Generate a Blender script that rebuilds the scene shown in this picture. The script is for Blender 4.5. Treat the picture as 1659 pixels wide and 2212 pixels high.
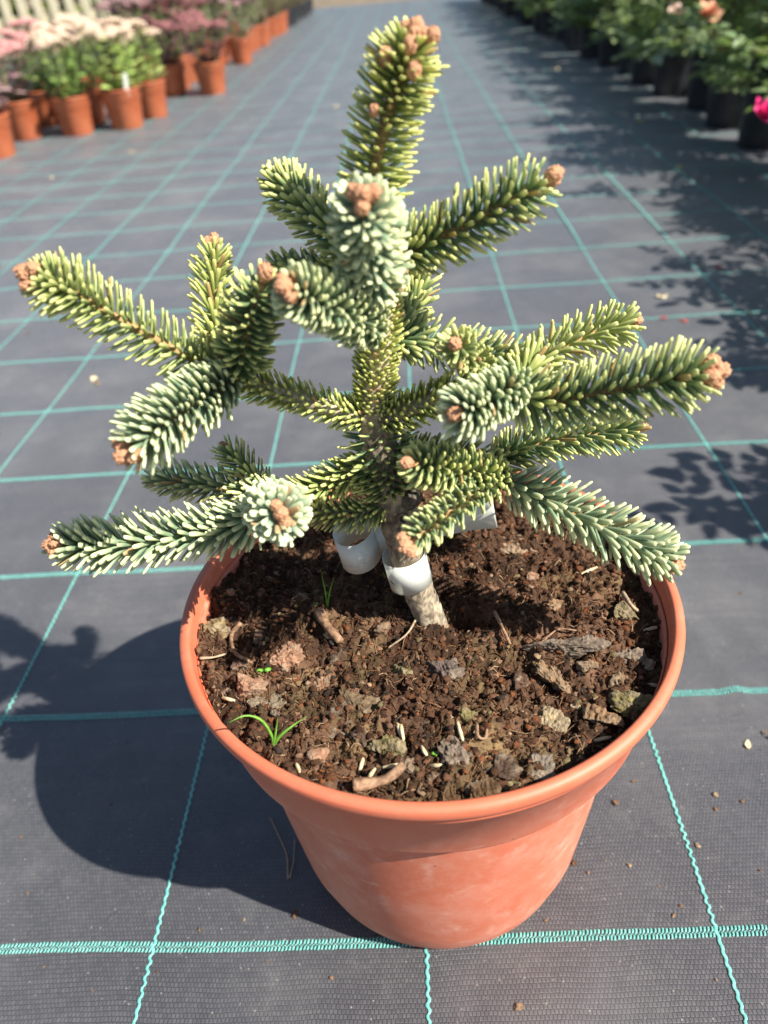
import bpy, math, random
import numpy as np
from mathutils import Vector, Matrix

sc = bpy.context.scene
for o in list(bpy.data.objects):
    bpy.data.objects.remove(o)
rng = np.random.default_rng(7)
random.seed(7)
R = math.radians

# ------------------------------------------------------------------ camera, sky, sun
CH = 0.534                                   # camera height above the ground fabric
RIGHT = Vector((0.99724715, 0.01063083, -0.07338327))
UP = Vector((0.05311573, 0.58812956, 0.80702066))
FWD = Vector((-0.05173817, 0.80869686, -0.58594587))
cam_d = bpy.data.cameras.new('camera')
cam = bpy.data.objects.new('camera', cam_d)
sc.collection.objects.link(cam)
m = Matrix.Identity(4)
for i in range(3):
    m[i][0], m[i][1], m[i][2] = RIGHT[i], UP[i], -FWD[i]
m[2][3] = CH
cam.matrix_world = m
cam_d.sensor_fit = 'VERTICAL'
cam_d.sensor_height = 24.0
cam_d.sensor_width = 18.0
cam_d.lens = 18.0
cam_d.clip_start = 0.01
cam_d.clip_end = 2000
cam_d.dof.use_dof = True
cam_d.dof.focus_distance = 0.41
cam_d.dof.aperture_fstop = 4.4
sc.camera = cam

SHADOW = Vector((-0.867, 0.458, -1.0))       # direction the sunlight travels
world = bpy.data.worlds.new('World')
sc.world = world
world.use_nodes = True
wn = world.node_tree
sky = wn.nodes.new('ShaderNodeTexSky')
sky.sky_type = 'NISHITA'
sky.sun_disc = False
sky.sun_elevation = math.atan2(1, math.hypot(0.867, 0.458))
sky.sun_rotation = math.atan2(0.867, -0.458)
bg = wn.nodes['Background']
bg.inputs['Strength'].default_value = 0.06
wn.links.new(sky.outputs['Color'], bg.inputs['Color'])
sun_d = bpy.data.lights.new('sun', 'SUN')
sun_d.energy = 5.0
sun_d.angle = R(0.55)
sun_d.color = (1.0, 0.94, 0.84)
sun = bpy.data.objects.new('sun', sun_d)
sun.rotation_euler = SHADOW.to_track_quat('-Z', 'Y').to_euler()
sun.location = (3, -2, 5)
sc.collection.objects.link(sun)
sc.view_settings.view_transform = 'Standard'
sc.view_settings.look = 'None'
sc.view_settings.gamma = 1.0
sc.view_settings.exposure = 1.2
sc.view_settings.use_curve_mapping = False
sc.render.engine = 'CYCLES'
sc.render.resolution_x, sc.render.resolution_y = 768, 1024


def at(px, py, Y):
    """world point on the plane y=Y seen at (px,py) of a 1659x2212 survey of the place"""
    d = RIGHT * ((px - 829.5) / 1659.0) - UP * ((py - 1106.0) / 1659.0) + FWD
    p = d * (Y / d.y)
    return Vector((p.x, p.y, p.z + CH))


def atz(px, py, z):
    d = RIGHT * ((px - 829.5) / 1659.0) - UP * ((py - 1106.0) / 1659.0) + FWD
    p = d * ((z - CH) / d.z)
    return Vector((p.x, p.y, z))


# ------------------------------------------------------------------ mesh helpers
def mesh_from(name, V, F, col=None, smooth=True):
    """V (n,3); F list of int arrays (each k x m) of tris/quads; col (n,4)"""
    me = bpy.data.meshes.new(name)
    V = np.asarray(V, dtype=np.float32)
    if not isinstance(F, (list, tuple)):
        F = [F]
    F = [np.asarray(f, dtype=np.int32) for f in F if len(f)]
    me.vertices.add(len(V))
    me.vertices.foreach_set('co', V.ravel())
    idx = np.concatenate([f.ravel() for f in F])
    tot = np.concatenate([np.full(len(f), f.shape[1], dtype=np.int32) for f in F])
    start = np.concatenate([[0], np.cumsum(tot)[:-1]]).astype(np.int32)
    me.loops.add(len(idx))
    me.loops.foreach_set('vertex_index', idx)
    me.polygons.add(len(tot))
    me.polygons.foreach_set('loop_start', start)
    me.update(calc_edges=True)
    me.validate()
    me.polygons.foreach_set('use_smooth', np.full(len(me.polygons), smooth, dtype=bool))
    if col is not None:
        a = me.color_attributes.new('col', 'FLOAT_COLOR', 'POINT')
        a.data.foreach_set('color', np.asarray(col, dtype=np.float32).ravel())
    return me


def link(name, me, mat, parent=None, loc=(0, 0, 0), rot=None, scale=None):
    o = bpy.data.objects.new(name, me)
    if mat is not None and me is not None and not me.materials:
        me.materials.append(mat)
    sc.collection.objects.link(o)
    if parent is not None:
        o.parent = parent
    o.location = loc
    if rot is not None:
        o.rotation_euler = rot
    if scale is not None:
        o.scale = scale if hasattr(scale, '__len__') else (scale,) * 3
    return o


def empty(name, loc, rz=0.0):
    o = bpy.data.objects.new(name, None)
    o.empty_display_size = 0.02
    sc.collection.objects.link(o)
    o.location = loc
    o.rotation_euler = (0, 0, rz)
    return o


def tag(o, label=None, cat=None, group=None, kind=None):
    if label:
        o['label'] = label
    if cat:
        o['category'] = cat
    if group:
        o['group'] = group
    if kind:
        o['kind'] = kind
    return o


def catmull(P, n):
    P = np.asarray(P, dtype=float)
    if len(P) == 2:
        t = np.linspace(0, 1, n)[:, None]
        return P[0] * (1 - t) + P[1] * t
    Q = np.vstack([2 * P[0] - P[1], P, 2 * P[-1] - P[-2]])
    out = []
    segs = len(P) - 1
    for u in np.linspace(0, segs, n):
        k = min(int(u), segs - 1)
        t = u - k
        a, b, c, d = Q[k:k + 4]
        out.append(.5 * (2 * b + (c - a) * t + (2 * a - 5 * b + 4 * c - d) * t * t + (3 * b - a - 3 * c + d) * t ** 3))
    return np.array(out)


def frames(P):
    T = np.gradient(P, axis=0)
    T /= np.linalg.norm(T, axis=1)[:, None] + 1e-12
    N = np.zeros_like(T)
    u = np.array([0, 0, 1.0])
    if abs(T[0] @ u) > .85:
        u = np.array([0, -1.0, 0])
    n = u - (u @ T[0]) * T[0]
    for k in range(len(P)):
        n = n - (n @ T[k]) * T[k]
        n /= np.linalg.norm(n)
        N[k] = n
    return T, N, np.cross(T, N)


def tube(P, rad, sides=10, cap=True, bump=None):
    P = np.asarray(P, dtype=float)
    n = len(P)
    rad = np.broadcast_to(np.asarray(rad, dtype=float), (n,))
    T, N, B = frames(P)
    a = np.linspace(0, 2 * np.pi, sides, endpoint=False)
    rr = rad[:, None] * np.ones((1, sides))
    if bump is not None:
        rr = rr * bump(n, sides)
    V = P[:, None, :] + rr[..., None] * (np.cos(a)[None, :, None] * N[:, None, :] + np.sin(a)[None, :, None] * B[:, None, :])
    V = V.reshape(-1, 3)
    i, j = np.meshgrid(np.arange(n - 1), np.arange(sides), indexing='ij')
    j2 = (j + 1) % sides
    Q = np.stack([i * sides + j, i * sides + j2, (i + 1) * sides + j2, (i + 1) * sides + j], -1).reshape(-1, 4)
    F = [Q]
    if cap:
        V = np.vstack([V, P[:1], P[-1:]])
        k = np.arange(sides)
        F.append(np.stack([np.full(sides, n * sides), (k + 1) % sides, k], 1))
        F.append(np.stack([np.full(sides, n * sides + 1), (n - 1) * sides + k, (n - 1) * sides + (k + 1) % sides], 1))
    return V, F


def join(parts):
    """parts: list of (V, [F...]) or (V,[F..],C) -> one"""
    V, T3, T4, C, o = [], [], [], [], 0
    for p in parts:
        v, f = p[0], p[1]
        V.append(v)
        if len(p) > 2:
            C.append(p[2])
        for q in (f if isinstance(f, (list, tuple)) else [f]):
            q = np.asarray(q)
            if len(q):
                (T3 if q.shape[1] == 3 else T4).append(q + o)
        o += len(v)
    F = []
    if T3:
        F.append(np.vstack(T3))
    if T4:
        F.append(np.vstack(T4))
    return np.vstack(V), F, (np.vstack(C) if C else None)


def lathe(prof, sides=96):
    prof = np.array(prof, dtype=float)
    n = len(prof)
    a = np.linspace(0, 2 * np.pi, sides, endpoint=False)
    V = np.stack([prof[:, 0][:, None] * np.cos(a), prof[:, 0][:, None] * np.sin(a), np.repeat(prof[:, 1][:, None], sides, 1)], -1).reshape(-1, 3)
    i, j = np.meshgrid(np.arange(n - 1), np.arange(sides), indexing='ij')
    j2 = (j + 1) % sides
    Q = np.stack([i * sides + j, i * sides + j2, (i + 1) * sides + j2, (i + 1) * sides + j], -1).reshape(-1, 4)
    return V, [Q]


def box(cx, cy, cz, sx, sy, sz):
    V = np.array([[x, y, z] for x in (-1, 1) for y in (-1, 1) for z in (-1, 1)], float) * .5 * [sx, sy, sz] + [cx, cy, cz]
    F = np.array([[0, 1, 3, 2], [4, 6, 7, 5], [0, 4, 5, 1], [2, 3, 7, 6], [0, 2, 6, 4], [1, 5, 7, 3]])
    return V, [F]


_perm = np.random.default_rng(3).random((256, 256))


def vnoise(x, y, seed=0):
    x = np.asarray(x, float) + seed * 17.3
    y = np.asarray(y, float) + seed * 9.1
    xi, yi = np.floor(x).astype(int), np.floor(y).astype(int)
    fx, fy = x - xi, y - yi
    fx, fy = fx * fx * (3 - 2 * fx), fy * fy * (3 - 2 * fy)
    g = lambda a, b: _perm[a % 256, b % 256]
    return (g(xi, yi) * (1 - fx) + g(xi + 1, yi) * fx) * (1 - fy) + (g(xi, yi + 1) * (1 - fx) + g(xi + 1, yi + 1) * fx) * fy


def fbm(x, y, oct=4, seed=0):
    s, a, t = 0, .5, 0
    for k in range(oct):
        s = s + a * vnoise(x * 2 ** k, y * 2 ** k, seed + k)
        t += a
        a *= .5
    return s / t


def sphere_pts(n):
    i = np.arange(n) + .5
    ph = np.arccos(1 - 2 * i / n)
    th = np.pi * (1 + 5 ** .5) * i
    return np.stack([np.cos(th) * np.sin(ph), np.sin(th) * np.sin(ph), np.cos(ph)], 1)


def uvsphere(nu, nv):
    th = np.linspace(0, np.pi, nv + 1)[1:-1]
    a = np.linspace(0, 2 * np.pi, nu, endpoint=False)
    V = np.stack([np.sin(th)[:, None] * np.cos(a), np.sin(th)[:, None] * np.sin(a), np.repeat(np.cos(th)[:, None], nu, 1)], -1).reshape(-1, 3)
    n = len(th)
    V = np.vstack([V, [[0, 0, 1], [0, 0, -1]]])
    i, j = np.meshgrid(np.arange(n - 1), np.arange(nu), indexing='ij')
    j2 = (j + 1) % nu
    Q = np.stack([i * nu + j, (i + 1) * nu + j, (i + 1) * nu + j2, i * nu + j2], -1).reshape(-1, 4)
    k = np.arange(nu)
    T1 = np.stack([np.full(nu, n * nu), k, (k + 1) % nu], 1)
    T2 = np.stack([np.full(nu, n * nu + 1), (n - 1) * nu + (k + 1) % nu, (n - 1) * nu + k], 1)
    return V, [Q, np.vstack([T1, T2])]


def icosphere(level):
    t = (1 + 5 ** .5) / 2
    V = [(-1, t, 0), (1, t, 0), (-1, -t, 0), (1, -t, 0), (0, -1, t), (0, 1, t), (0, -1, -t), (0, 1, -t), (t, 0, -1), (t, 0, 1), (-t, 0, -1), (-t, 0, 1)]
    V = [np.array(v) / np.linalg.norm(v) for v in V]
    F = [(0, 11, 5), (0, 5, 1), (0, 1, 7), (0, 7, 10), (0, 10, 11), (1, 5, 9), (5, 11, 4), (11, 10, 2), (10, 7, 6), (7, 1, 8), (3, 9, 4), (3, 4, 2), (3, 2, 6), (3, 6, 8), (3, 8, 9), (4, 9, 5), (2, 4, 11), (6, 2, 10), (8, 6, 7), (9, 8, 1)]
    for _ in range(level):
        mid, G = {}, []
        def mp(a, b):
            k = (min(a, b), max(a, b))
            if k not in mid:
                v = V[a] + V[b]
                V.append(v / np.linalg.norm(v))
                mid[k] = len(V) - 1
            return mid[k]
        for a, b, c in F:
            x, y, z = mp(a, b), mp(b, c), mp(c, a)
            G += [(a, x, z), (b, y, x), (c, z, y), (x, y, z)]
        F = G
    return np.array(V), np.array(F)


# ------------------------------------------------------------------ material helpers
class NT:
    def __init__(s, name):
        s.m = bpy.data.materials.new(name)
        s.m.use_nodes = True
        s.t = s.m.node_tree
        s.b = s.t.nodes['Principled BSDF']

    def n(s, typ, **kw):
        nd = s.t.nodes.new(typ)
        for k, v in kw.items():
            if k.startswith('i_'):
                key = k[2:]
                key = int(key) if key.isdigit() else key.replace('_', ' ')
                s.set(nd.inputs[key], v)
            else:
                setattr(nd, k, v)
        return nd

    def set(s, inp, v):
        if hasattr(v, 'is_linked') or isinstance(v, bpy.types.NodeSocket):
            s.t.links.new(v, inp)
        elif isinstance(v, (tuple, list)) and len(v) == 3 and inp.type == 'RGBA':
            inp.default_value = (*v, 1)
        else:
            inp.default_value = v

    def p(s, **kw):
        for k, v in kw.items():
            s.set(s.b.inputs[k.replace('_', ' ')], v)
        return s

    def mix(s, f, a, b, blend='MIX'):
        nd = s.n('ShaderNodeMix', data_type='RGBA', blend_type=blend)
        s.set(nd.inputs[0], f)
        s.set(nd.inputs[6], a)
        s.set(nd.inputs[7], b)
        return nd.outputs[2]

    def math(s, op, a, b=0.0, c=0.0):
        nd = s.n('ShaderNodeMath', operation=op)
        s.set(nd.inputs[0], a)
        s.set(nd.inputs[1], b)
        s.set(nd.inputs[2], c)
        return nd.outputs[0]

    def ramp(s, f, lo, hi, a=0.0, b=1.0):
        nd = s.n('ShaderNodeMapRange', interpolation_type='SMOOTHSTEP')
        s.set(nd.inputs[0], f)
        nd.inputs[1].default_value, nd.inputs[2].default_value = lo, hi
        nd.inputs[3].default_value, nd.inputs[4].default_value = a, b
        return nd.outputs[0]

    def obj(s):
        return s.n('ShaderNodeTexCoord').outputs['Object']

    def noise(s, scale, detail=4.0, rough=.55, vec=None, dist=0.0):
        nd = s.n('ShaderNodeTexNoise')
        nd.inputs['Scale'].default_value = scale
        nd.inputs['Detail'].default_value = detail
        nd.inputs['Roughness'].default_value = rough
        nd.inputs['Distortion'].default_value = dist
        s.t.links.new(vec if vec is not None else s.obj(), nd.inputs['Vector'])
        return nd.outputs['Fac']

    def bump(s, h, strength, dist):
        nd = s.n('ShaderNodeBump')
        nd.inputs['Strength'].default_value = strength
        nd.inputs['Distance'].default_value = dist
        s.t.links.new(h, nd.inputs['Height'])
        s.t.links.new(nd.outputs[0], s.b.inputs['Normal'])


def simple(name, c1, c2, scale=60., rough=.6, bump=0., bdist=.001, lo=.35, hi=.65, spec=.4):
    k = NT(name)
    n = k.noise(scale, 5)
    k.p(Base_Color=k.mix(k.ramp(n, lo, hi), c1, c2), Roughness=rough)
    k.b.inputs['Specular IOR Level'].default_value = spec
    if bump:
        k.bump(k.noise(scale * 2.5, 5), bump, bdist)
    return k.m


def mat_fabric():
    k = NT('woven_ground_fabric')
    co = k.obj()
    wob = k.n('ShaderNodeVectorMath', operation='MULTIPLY_ADD')
    nz = k.n('ShaderNodeTexNoise')
    nz.inputs['Scale'].default_value = 14
    k.t.links.new(co, nz.inputs['Vector'])
    k.t.links.new(nz.outputs['Color'], wob.inputs[0])
    wob.inputs[1].default_value = (.006, .006, 0)
    k.t.links.new(co, wob.inputs[2])
    br = k.n('ShaderNodeTexBrick')
    k.t.links.new(wob.outputs[0], br.inputs['Vector'])
    br.offset = .5
    br.inputs['Scale'].default_value = 1.0
    br.inputs['Brick Width'].default_value = .0026
    br.inputs['Row Height'].default_value = .0030
    br.inputs['Mortar Size'].default_value = .00042
    br.inputs['Mortar Smooth'].default_value = .6
    br.inputs['Color1'].default_value = (.055, .056, .063, 1)
    br.inputs['Color2'].default_value = (.082, .082, .089, 1)
    br.inputs['Mortar'].default_value = (.022, .022, .025, 1)
    # dust and scuffs with shapes of their own
    d1 = k.ramp(k.noise(5.5, 6, .6), .42, .72)
    d2 = k.ramp(k.noise(38., 5, .65), .5, .8)
    d = k.math('MULTIPLY', k.math('ADD', d1, k.math('MULTIPLY', d2, .6)), .46)
    c = k.mix(d, br.outputs['Color'], (.16, .155, .15))
    # slight tone bands running across the cloth
    sx = k.n('ShaderNodeSeparateXYZ')
    k.t.links.new(co, sx.inputs[0])
    cb = k.n('ShaderNodeCombineXYZ')
    k.t.links.new(k.math('MULTIPLY', sx.outputs[0], .6), cb.inputs[0])
    k.t.links.new(k.math('MULTIPLY', sx.outputs[1], 160.), cb.inputs[1])
    band = k.noise(1.0, 2, .5, cb.outputs[0])
    c = k.mix(k.ramp(band, .3, .7, 0, .35), c, (.045, .045, .055))
    # specks of grit
    sp = k.n('ShaderNodeTexVoronoi')
    sp.inputs['Scale'].default_value = 120
    k.t.links.new(co, sp.inputs['Vector'])
    c = k.mix(k.ramp(sp.outputs['Distance'], .05, .10, .55, 0), c, (.33, .30, .27))
    k.p(Base_Color=c, Roughness=k.ramp(k.noise(9., 4), .3, .7, .34, .48))
    k.b.inputs['Specular IOR Level'].default_value = .7
    k.b.inputs['Sheen Weight'].default_value = .19
    k.b.inputs['Sheen Roughness'].default_value = .45
    k.b.inputs['Sheen Tint'].default_value = (.85, .91, 1, 1)
    h = k.math('ADD', k.math('MULTIPLY', br.outputs['Fac'], -1.0), k.math('MULTIPLY', band, .6))
    k.bump(h, .55, .0006)
    return k.m


def mat_needle():
    k = NT('fir_needle')
    at_ = k.n('ShaderNodeAttribute', attribute_name='col')
    sp = k.n('ShaderNodeSeparateColor')
    k.t.links.new(at_.outputs['Color'], sp.inputs[0])
    t, rnd, gl = sp.outputs[0], sp.outputs[1], sp.outputs[2]
    ye = at_.outputs['Alpha']
    green = k.mix(rnd, (.060, .135, .060), (.125, .215, .080))
    green = k.mix(k.math('MULTIPLY', ye, .75), green, (.46, .50, .10))
    glau = k.mix(rnd, (.20, .31, .225), (.39, .48, .35))
    wax = k.ramp(k.noise(420., 3), .3, .7, .75, 1.0)
    body = k.mix(k.math('MULTIPLY', gl, wax), green, glau)
    tipc = k.mix(gl, (.80, .78, .24), (.82, .85, .52))
    f = k.ramp(k.math('ADD', t, k.math('MULTIPLY', k.math('SUBTRACT', rnd, .5), .30)), .52, 1.04)
    f = k.math('MULTIPLY', f, k.ramp(k.math('FRACT', k.math('MULTIPLY', rnd, 7.3)), 0., 1., .62, 1.0))
    c = k.mix(f, body, tipc)
    c = k.mix(k.ramp(rnd, .972, .978, 0., .8), c, (.36, .20, .09))
    base = k.ramp(t, .0, .14, .6, 0.)
    c = k.mix(base, c, (.30, .34, .10))
    k.p(Base_Color=c, Roughness=.42)
    k.b.inputs['Specular IOR Level'].default_value = .5
    k.b.inputs['Subsurface Weight'].default_value = .0
    tr = k.n('ShaderNodeBsdfTranslucent')
    k.set(tr.inputs['Color'], k.mix(.5, c, (.6, .7, .15)))
    mx = k.n('ShaderNodeMixShader')
    mx.inputs[0].default_value = .14
    k.t.links.new(k.b.outputs[0], mx.inputs[1])
    k.t.links.new(tr.outputs[0], mx.inputs[2])
    out = k.t.nodes['Material Output']
    k.t.links.new(mx.outputs[0], out.inputs['Surface'])
    return k.m


def mat_attr(name, rough=.9, spec=.2, grain=(900., .5, .0006), var=.35):
    """colour from the per-piece 'col' attribute, fine grain on top"""
    k = NT(name)
    a = k.n('ShaderNodeAttribute', attribute_name='col')
    n = k.noise(grain[0] * .6, 4, .6)
    c = k.mix(k.ramp(n, .3, .7, 0, var), a.outputs['Color'], k.mix(1.0, a.outputs['Color'], (.35, .33, .32), 'MULTIPLY'))
    k.p(Base_Color=c, Roughness=rough)
    k.b.inputs['Specular IOR Level'].default_value = spec
    k.bump(k.noise(grain[0], 4), grain[1], grain[2])
    return k.m


def mat_leaf(name, c1, c2, rough=.45, trans=.25, tc=None):
    k = NT(name)
    oi = k.n('ShaderNodeAttribute', attribute_name='col')
    sp = k.n('ShaderNodeSeparateColor')
    k.t.links.new(oi.outputs['Color'], sp.inputs[0])
    inf = k.n('ShaderNodeObjectInfo')
    f = k.math('FRACT', k.math('ADD', sp.outputs[0], k.math('MULTIPLY', inf.outputs['Random'], .37)))
    c = k.mix(f, c1, c2)
    k.p(Base_Color=c, Roughness=rough)
    tr = k.n('ShaderNodeBsdfTranslucent')
    k.set(tr.inputs['Color'], tc if tc else c)
    mx = k.n('ShaderNodeMixShader')
    mx.inputs[0].default_value = trans
    k.t.links.new(k.b.outputs[0], mx.inputs[1])
    k.t.links.new(tr.outputs[0], mx.inputs[2])
    k.t.links.new(mx.outputs[0], k.t.nodes['Material Output'].inputs['Surface'])
    return k.m


def mat_pot():
    k = NT('terracotta_plastic')
    co = k.obj()
    n1 = k.ramp(k.noise(20., 10, .80, dist=.2), .36, .74)
    n2 = k.ramp(k.noise(55., 6, .7), .48, .75)
    st = k.n('ShaderNodeMapping')
    k.t.links.new(co, st.inputs['Vector'])
    st.inputs['Scale'].default_value = (60, 60, 9)
    n3 = k.ramp(k.noise(1.0, 5, .6, st.outputs[0]), .55, .8)
    base = k.mix(k.noise(5., 3), (.45, .108, .052), (.54, .138, .068))
    dust = k.math('MINIMUM', k.math('ADD', k.math('MULTIPLY', n1, .36), k.math('ADD', k.math('MULTIPLY', n2, .42), k.math('MULTIPLY', n3, .2))), .75)
    # dust clings to the wall below the collar rather than to the handled rim
    sz = k.n('ShaderNodeSeparateXYZ')
    k.t.links.new(co, sz.inputs[0])
    dust = k.math('MULTIPLY', dust, k.ramp(sz.outputs[2], .17, .222, 1.0, .25))
    c = k.mix(dust, base, (.64, .40, .32))
    vs = k.n('ShaderNodeTexVoronoi')
    vs.inputs['Scale'].default_value = 75
    k.t.links.new(co, vs.inputs['Vector'])
    c = k.mix(k.ramp(vs.outputs['Distance'], .035, .07, .7, 0), c, (.12, .05, .03))
    sm = k.n('ShaderNodeMapping')
    k.t.links.new(co, sm.inputs['Vector'])
    sm.inputs['Scale'].default_value = (25, 25, 160)
    sm.inputs['Rotation'].default_value = (.5, .3, 0)
    scr = k.ramp(k.noise(1.0, 3, .5, sm.outputs[0]), .68, .74)
    c = k.mix(k.math('MULTIPLY', scr, .3), c, (.68, .45, .36))
    k.p(Base_Color=c, Roughness=k.math('ADD', .55, k.math('MULTIPLY', dust, .35)))
    k.b.inputs['Specular IOR Level'].default_value = .5
    k.bump(k.noise(260., 4), .10, .0006)
    return k.m


M = {}
M['fabric'] = mat_fabric()
M['thread'] = simple('green_marker_thread', (.10, .37, .33), (.19, .50, .45), 300., .5, .3, .0004)
M['needle'] = mat_needle()
M['pot'] = mat_pot()
M['soil'] = mat_attr('potting_soil', .95, .12, (1400., .8, .0008), .5)
M['chip'] = mat_attr('bark_chip', .9, .15, (700., .8, .0012), .55)
M['bark'] = None
def mat_tag():
    k = NT('white_label_plastic')
    c = k.mix(k.ramp(k.noise(160., 6, .7), .55, .75, 0, .35), (.80, .82, .79), (.55, .50, .40))
    k.p(Base_Color=c, Roughness=.4)
    tr = k.n('ShaderNodeBsdfTranslucent')
    tr.inputs['Color'].default_value = (.82, .85, .76, 1)
    mx = k.n('ShaderNodeMixShader')
    mx.inputs[0].default_value = .4
    k.t.links.new(k.b.outputs[0], mx.inputs[1])
    k.t.links.new(tr.outputs[0], mx.inputs[2])
    k.t.links.new(mx.outputs[0], k.t.nodes['Material Output'].inputs['Surface'])
    return k.m


M['tag'] = mat_tag()


def mat_trunk():
    k = NT('fir_bark')
    co = k.obj()
    mp = k.n('ShaderNodeMapping')
    k.t.links.new(co, mp.inputs['Vector'])
    mp.inputs['Scale'].default_value = (1, 1, .45)
    n = k.noise(230., 7, .68, mp.outputs[0], .8)
    vo = k.n('ShaderNodeTexVoronoi')
    vo.inputs['Scale'].default_value = 210
    k.t.links.new(co, vo.inputs['Vector'])
    a = k.n('ShaderNodeAttribute', attribute_name='col')
    c = k.mix(k.ramp(n, .38, .62, .0, .85), a.outputs['Color'], k.mix(1., a.outputs['Color'], (.28, .25, .22), 'MULTIPLY'))
    c = k.mix(k.ramp(vo.outputs['Distance'], .12, .2, .35, 0), c, (.30, .27, .22))
    k.p(Base_Color=c, Roughness=.85)
    k.bump(k.math('ADD', n, k.math('MULTIPLY', vo.outputs['Distance'], .5)), .8, .0012)
    return k.m


M['bark'] = mat_trunk()
M['stem'] = simple('young_shoot_bark', (.30, .15, .06), (.44, .27, .12), 260., .7, .5, .0006)
M['oldstem'] = simple('pale_shoot_bark', (.36, .29, .20), (.52, .44, .33), 300., .8, .6, .0006)
M['bud'] = simple('resinous_bud', (.33, .145, .07), (.60, .33, .19), 420., .6, .5, .0006)


# ------------------------------------------------------------------ the ground
def gz(x, y):
    """gentle unevenness of the cloth"""
    x, y = np.asarray(x, float), np.asarray(y, float)
    w = .0062 * (fbm(x * 3.2 + 5, y * 3.2 + 7, 3, 2) - .5) + .003 * (vnoise(x * 11, y * 5, 5) - .5)
    d = np.hypot(x + .0013, y - .329)
    # a soft crease running away on the right of the pot
    cx = .235 + .03 * np.sin((y - .2) * 9)
    w = w + .0035 * np.exp(-((x - cx) / .008) ** 2) * np.clip((y - .02) * 6, 0, 1) * np.clip((.95 - y) * 4, 0, 1)
    return w * np.clip((d - .085) / .05, 0, 1) - .0002


def axis(a, b, near, far, lo, hi):
    """1-D samples: fine step between lo and hi, coarse outside"""
    l = np.arange(a, lo, far)
    c = np.arange(lo, hi, near)
    r = np.arange(hi, b + far, far)
    return np.concatenate([l, c, r])


xs = axis(-4.0, 4.0, .012, .08, -.75, .85)
ys = axis(-1.0, 12.7, .012, .08, -.1, 1.5)
gx, gy = np.meshgrid(xs, ys, indexing='ij')
V = np.stack([gx, gy, gz(gx, gy)], -1).reshape(-1, 3)
ni, nj = gx.shape
i, j = np.meshgrid(np.arange(ni - 1), np.arange(nj - 1), indexing='ij')
Q = np.stack([i * nj + j, (i + 1) * nj + j, (i + 1) * nj + j + 1, i * nj + j + 1], -1).reshape(-1, 4)
ground = link('ground_cloth', mesh_from('ground_cloth', V, [Q]), M['fabric'])
tag(ground, 'dark grey woven weed control cloth with green marker lines under the pots', kind='structure')

M['earth'] = simple('dry_earth', (.11, .085, .055), (.19, .15, .10), 3., .95, .5, .02)
e = 600.
V = np.array([[-e, -e, -.03], [e, -e, -.03], [e, e, -.03], [-e, e, -.03]])
earth = link('ground', mesh_from('ground', V, [np.array([[0, 1, 2, 3]])]), M['earth'])
tag(earth, 'bare dry brown earth around the cloth', kind='structure')

# marker lines woven into the cloth (spacing measured on the cloth)
GA, GB, GX0, GY0 = .35102 * CH, .37492 * CH, -.02349 * CH, .46576 * CH
for jj in range(-3, 60):
    y0 = GY0 + GB * jj
    if y0 > 12.5:
        break
    wob = lambda x, s=jj: y0 + .0035 * (vnoise(x * 2.3, s * 3.1, 4) - .5) * 2 + .0025 * (vnoise(x * 9, s, 8) - .5)
    parts = []
    if jj <= 14:
        x0, x1 = (-1.1, 1.1) if jj < 5 else ((-2.2, 1.6) if jj < 10 else (-2.6, 1.9))
        xx = np.arange(x0, x1, .00245)
        n = len(xx)
        for row, (dy, hl) in enumerate([(-.0020, .0014), (.0020, .0014), (.0, .0003)]):
            xr = xx + rng.normal(0, .00012, n) + (.0012 if row == 2 else 0)
            yc = wob(xr) + dy + rng.normal(0, .00012, n)
            hw, sk = .00062, .00025
            hl_ = hl * (1 + rng.normal(0, .06, n))
            z = gz(xr, yc) + .0009
            q = np.stack([np.stack([xr - hw - sk, yc - hl_, z], 1), np.stack([xr + hw - sk, yc - hl_, z], 1),
                          np.stack([xr + hw + sk, yc + hl_, z], 1), np.stack([xr - hw + sk, yc + hl_, z], 1),
                          np.stack([xr, yc, z + .0004], 1)], 1)
            V = q.reshape(-1, 3)
            b = np.arange(n)[:, None] * 5
            F = np.vstack([np.hstack([b + u, b + v, b + 4]) for u, v in ((0, 1), (1, 2), (2, 3), (3, 0))])
            parts.append((V, [F]))
    else:
        xx = np.arange(-3.9, 3.9, .08)
        yc = wob(xx)
        z = gz(xx, yc) + .004
        V = np.concatenate([np.stack([xx, yc - .0022, z], 1), np.stack([xx, yc + .0022, z], 1)])
        n = len(xx)
        k = np.arange(n - 1)
        parts.append((V, [np.stack([k, k + 1, n + k + 1, n + k], 1)]))
    V, F, _ = join(parts)
    link('cross_stripe', mesh_from('cross_stripe', V, F, smooth=False), M['thread'], ground)

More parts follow.
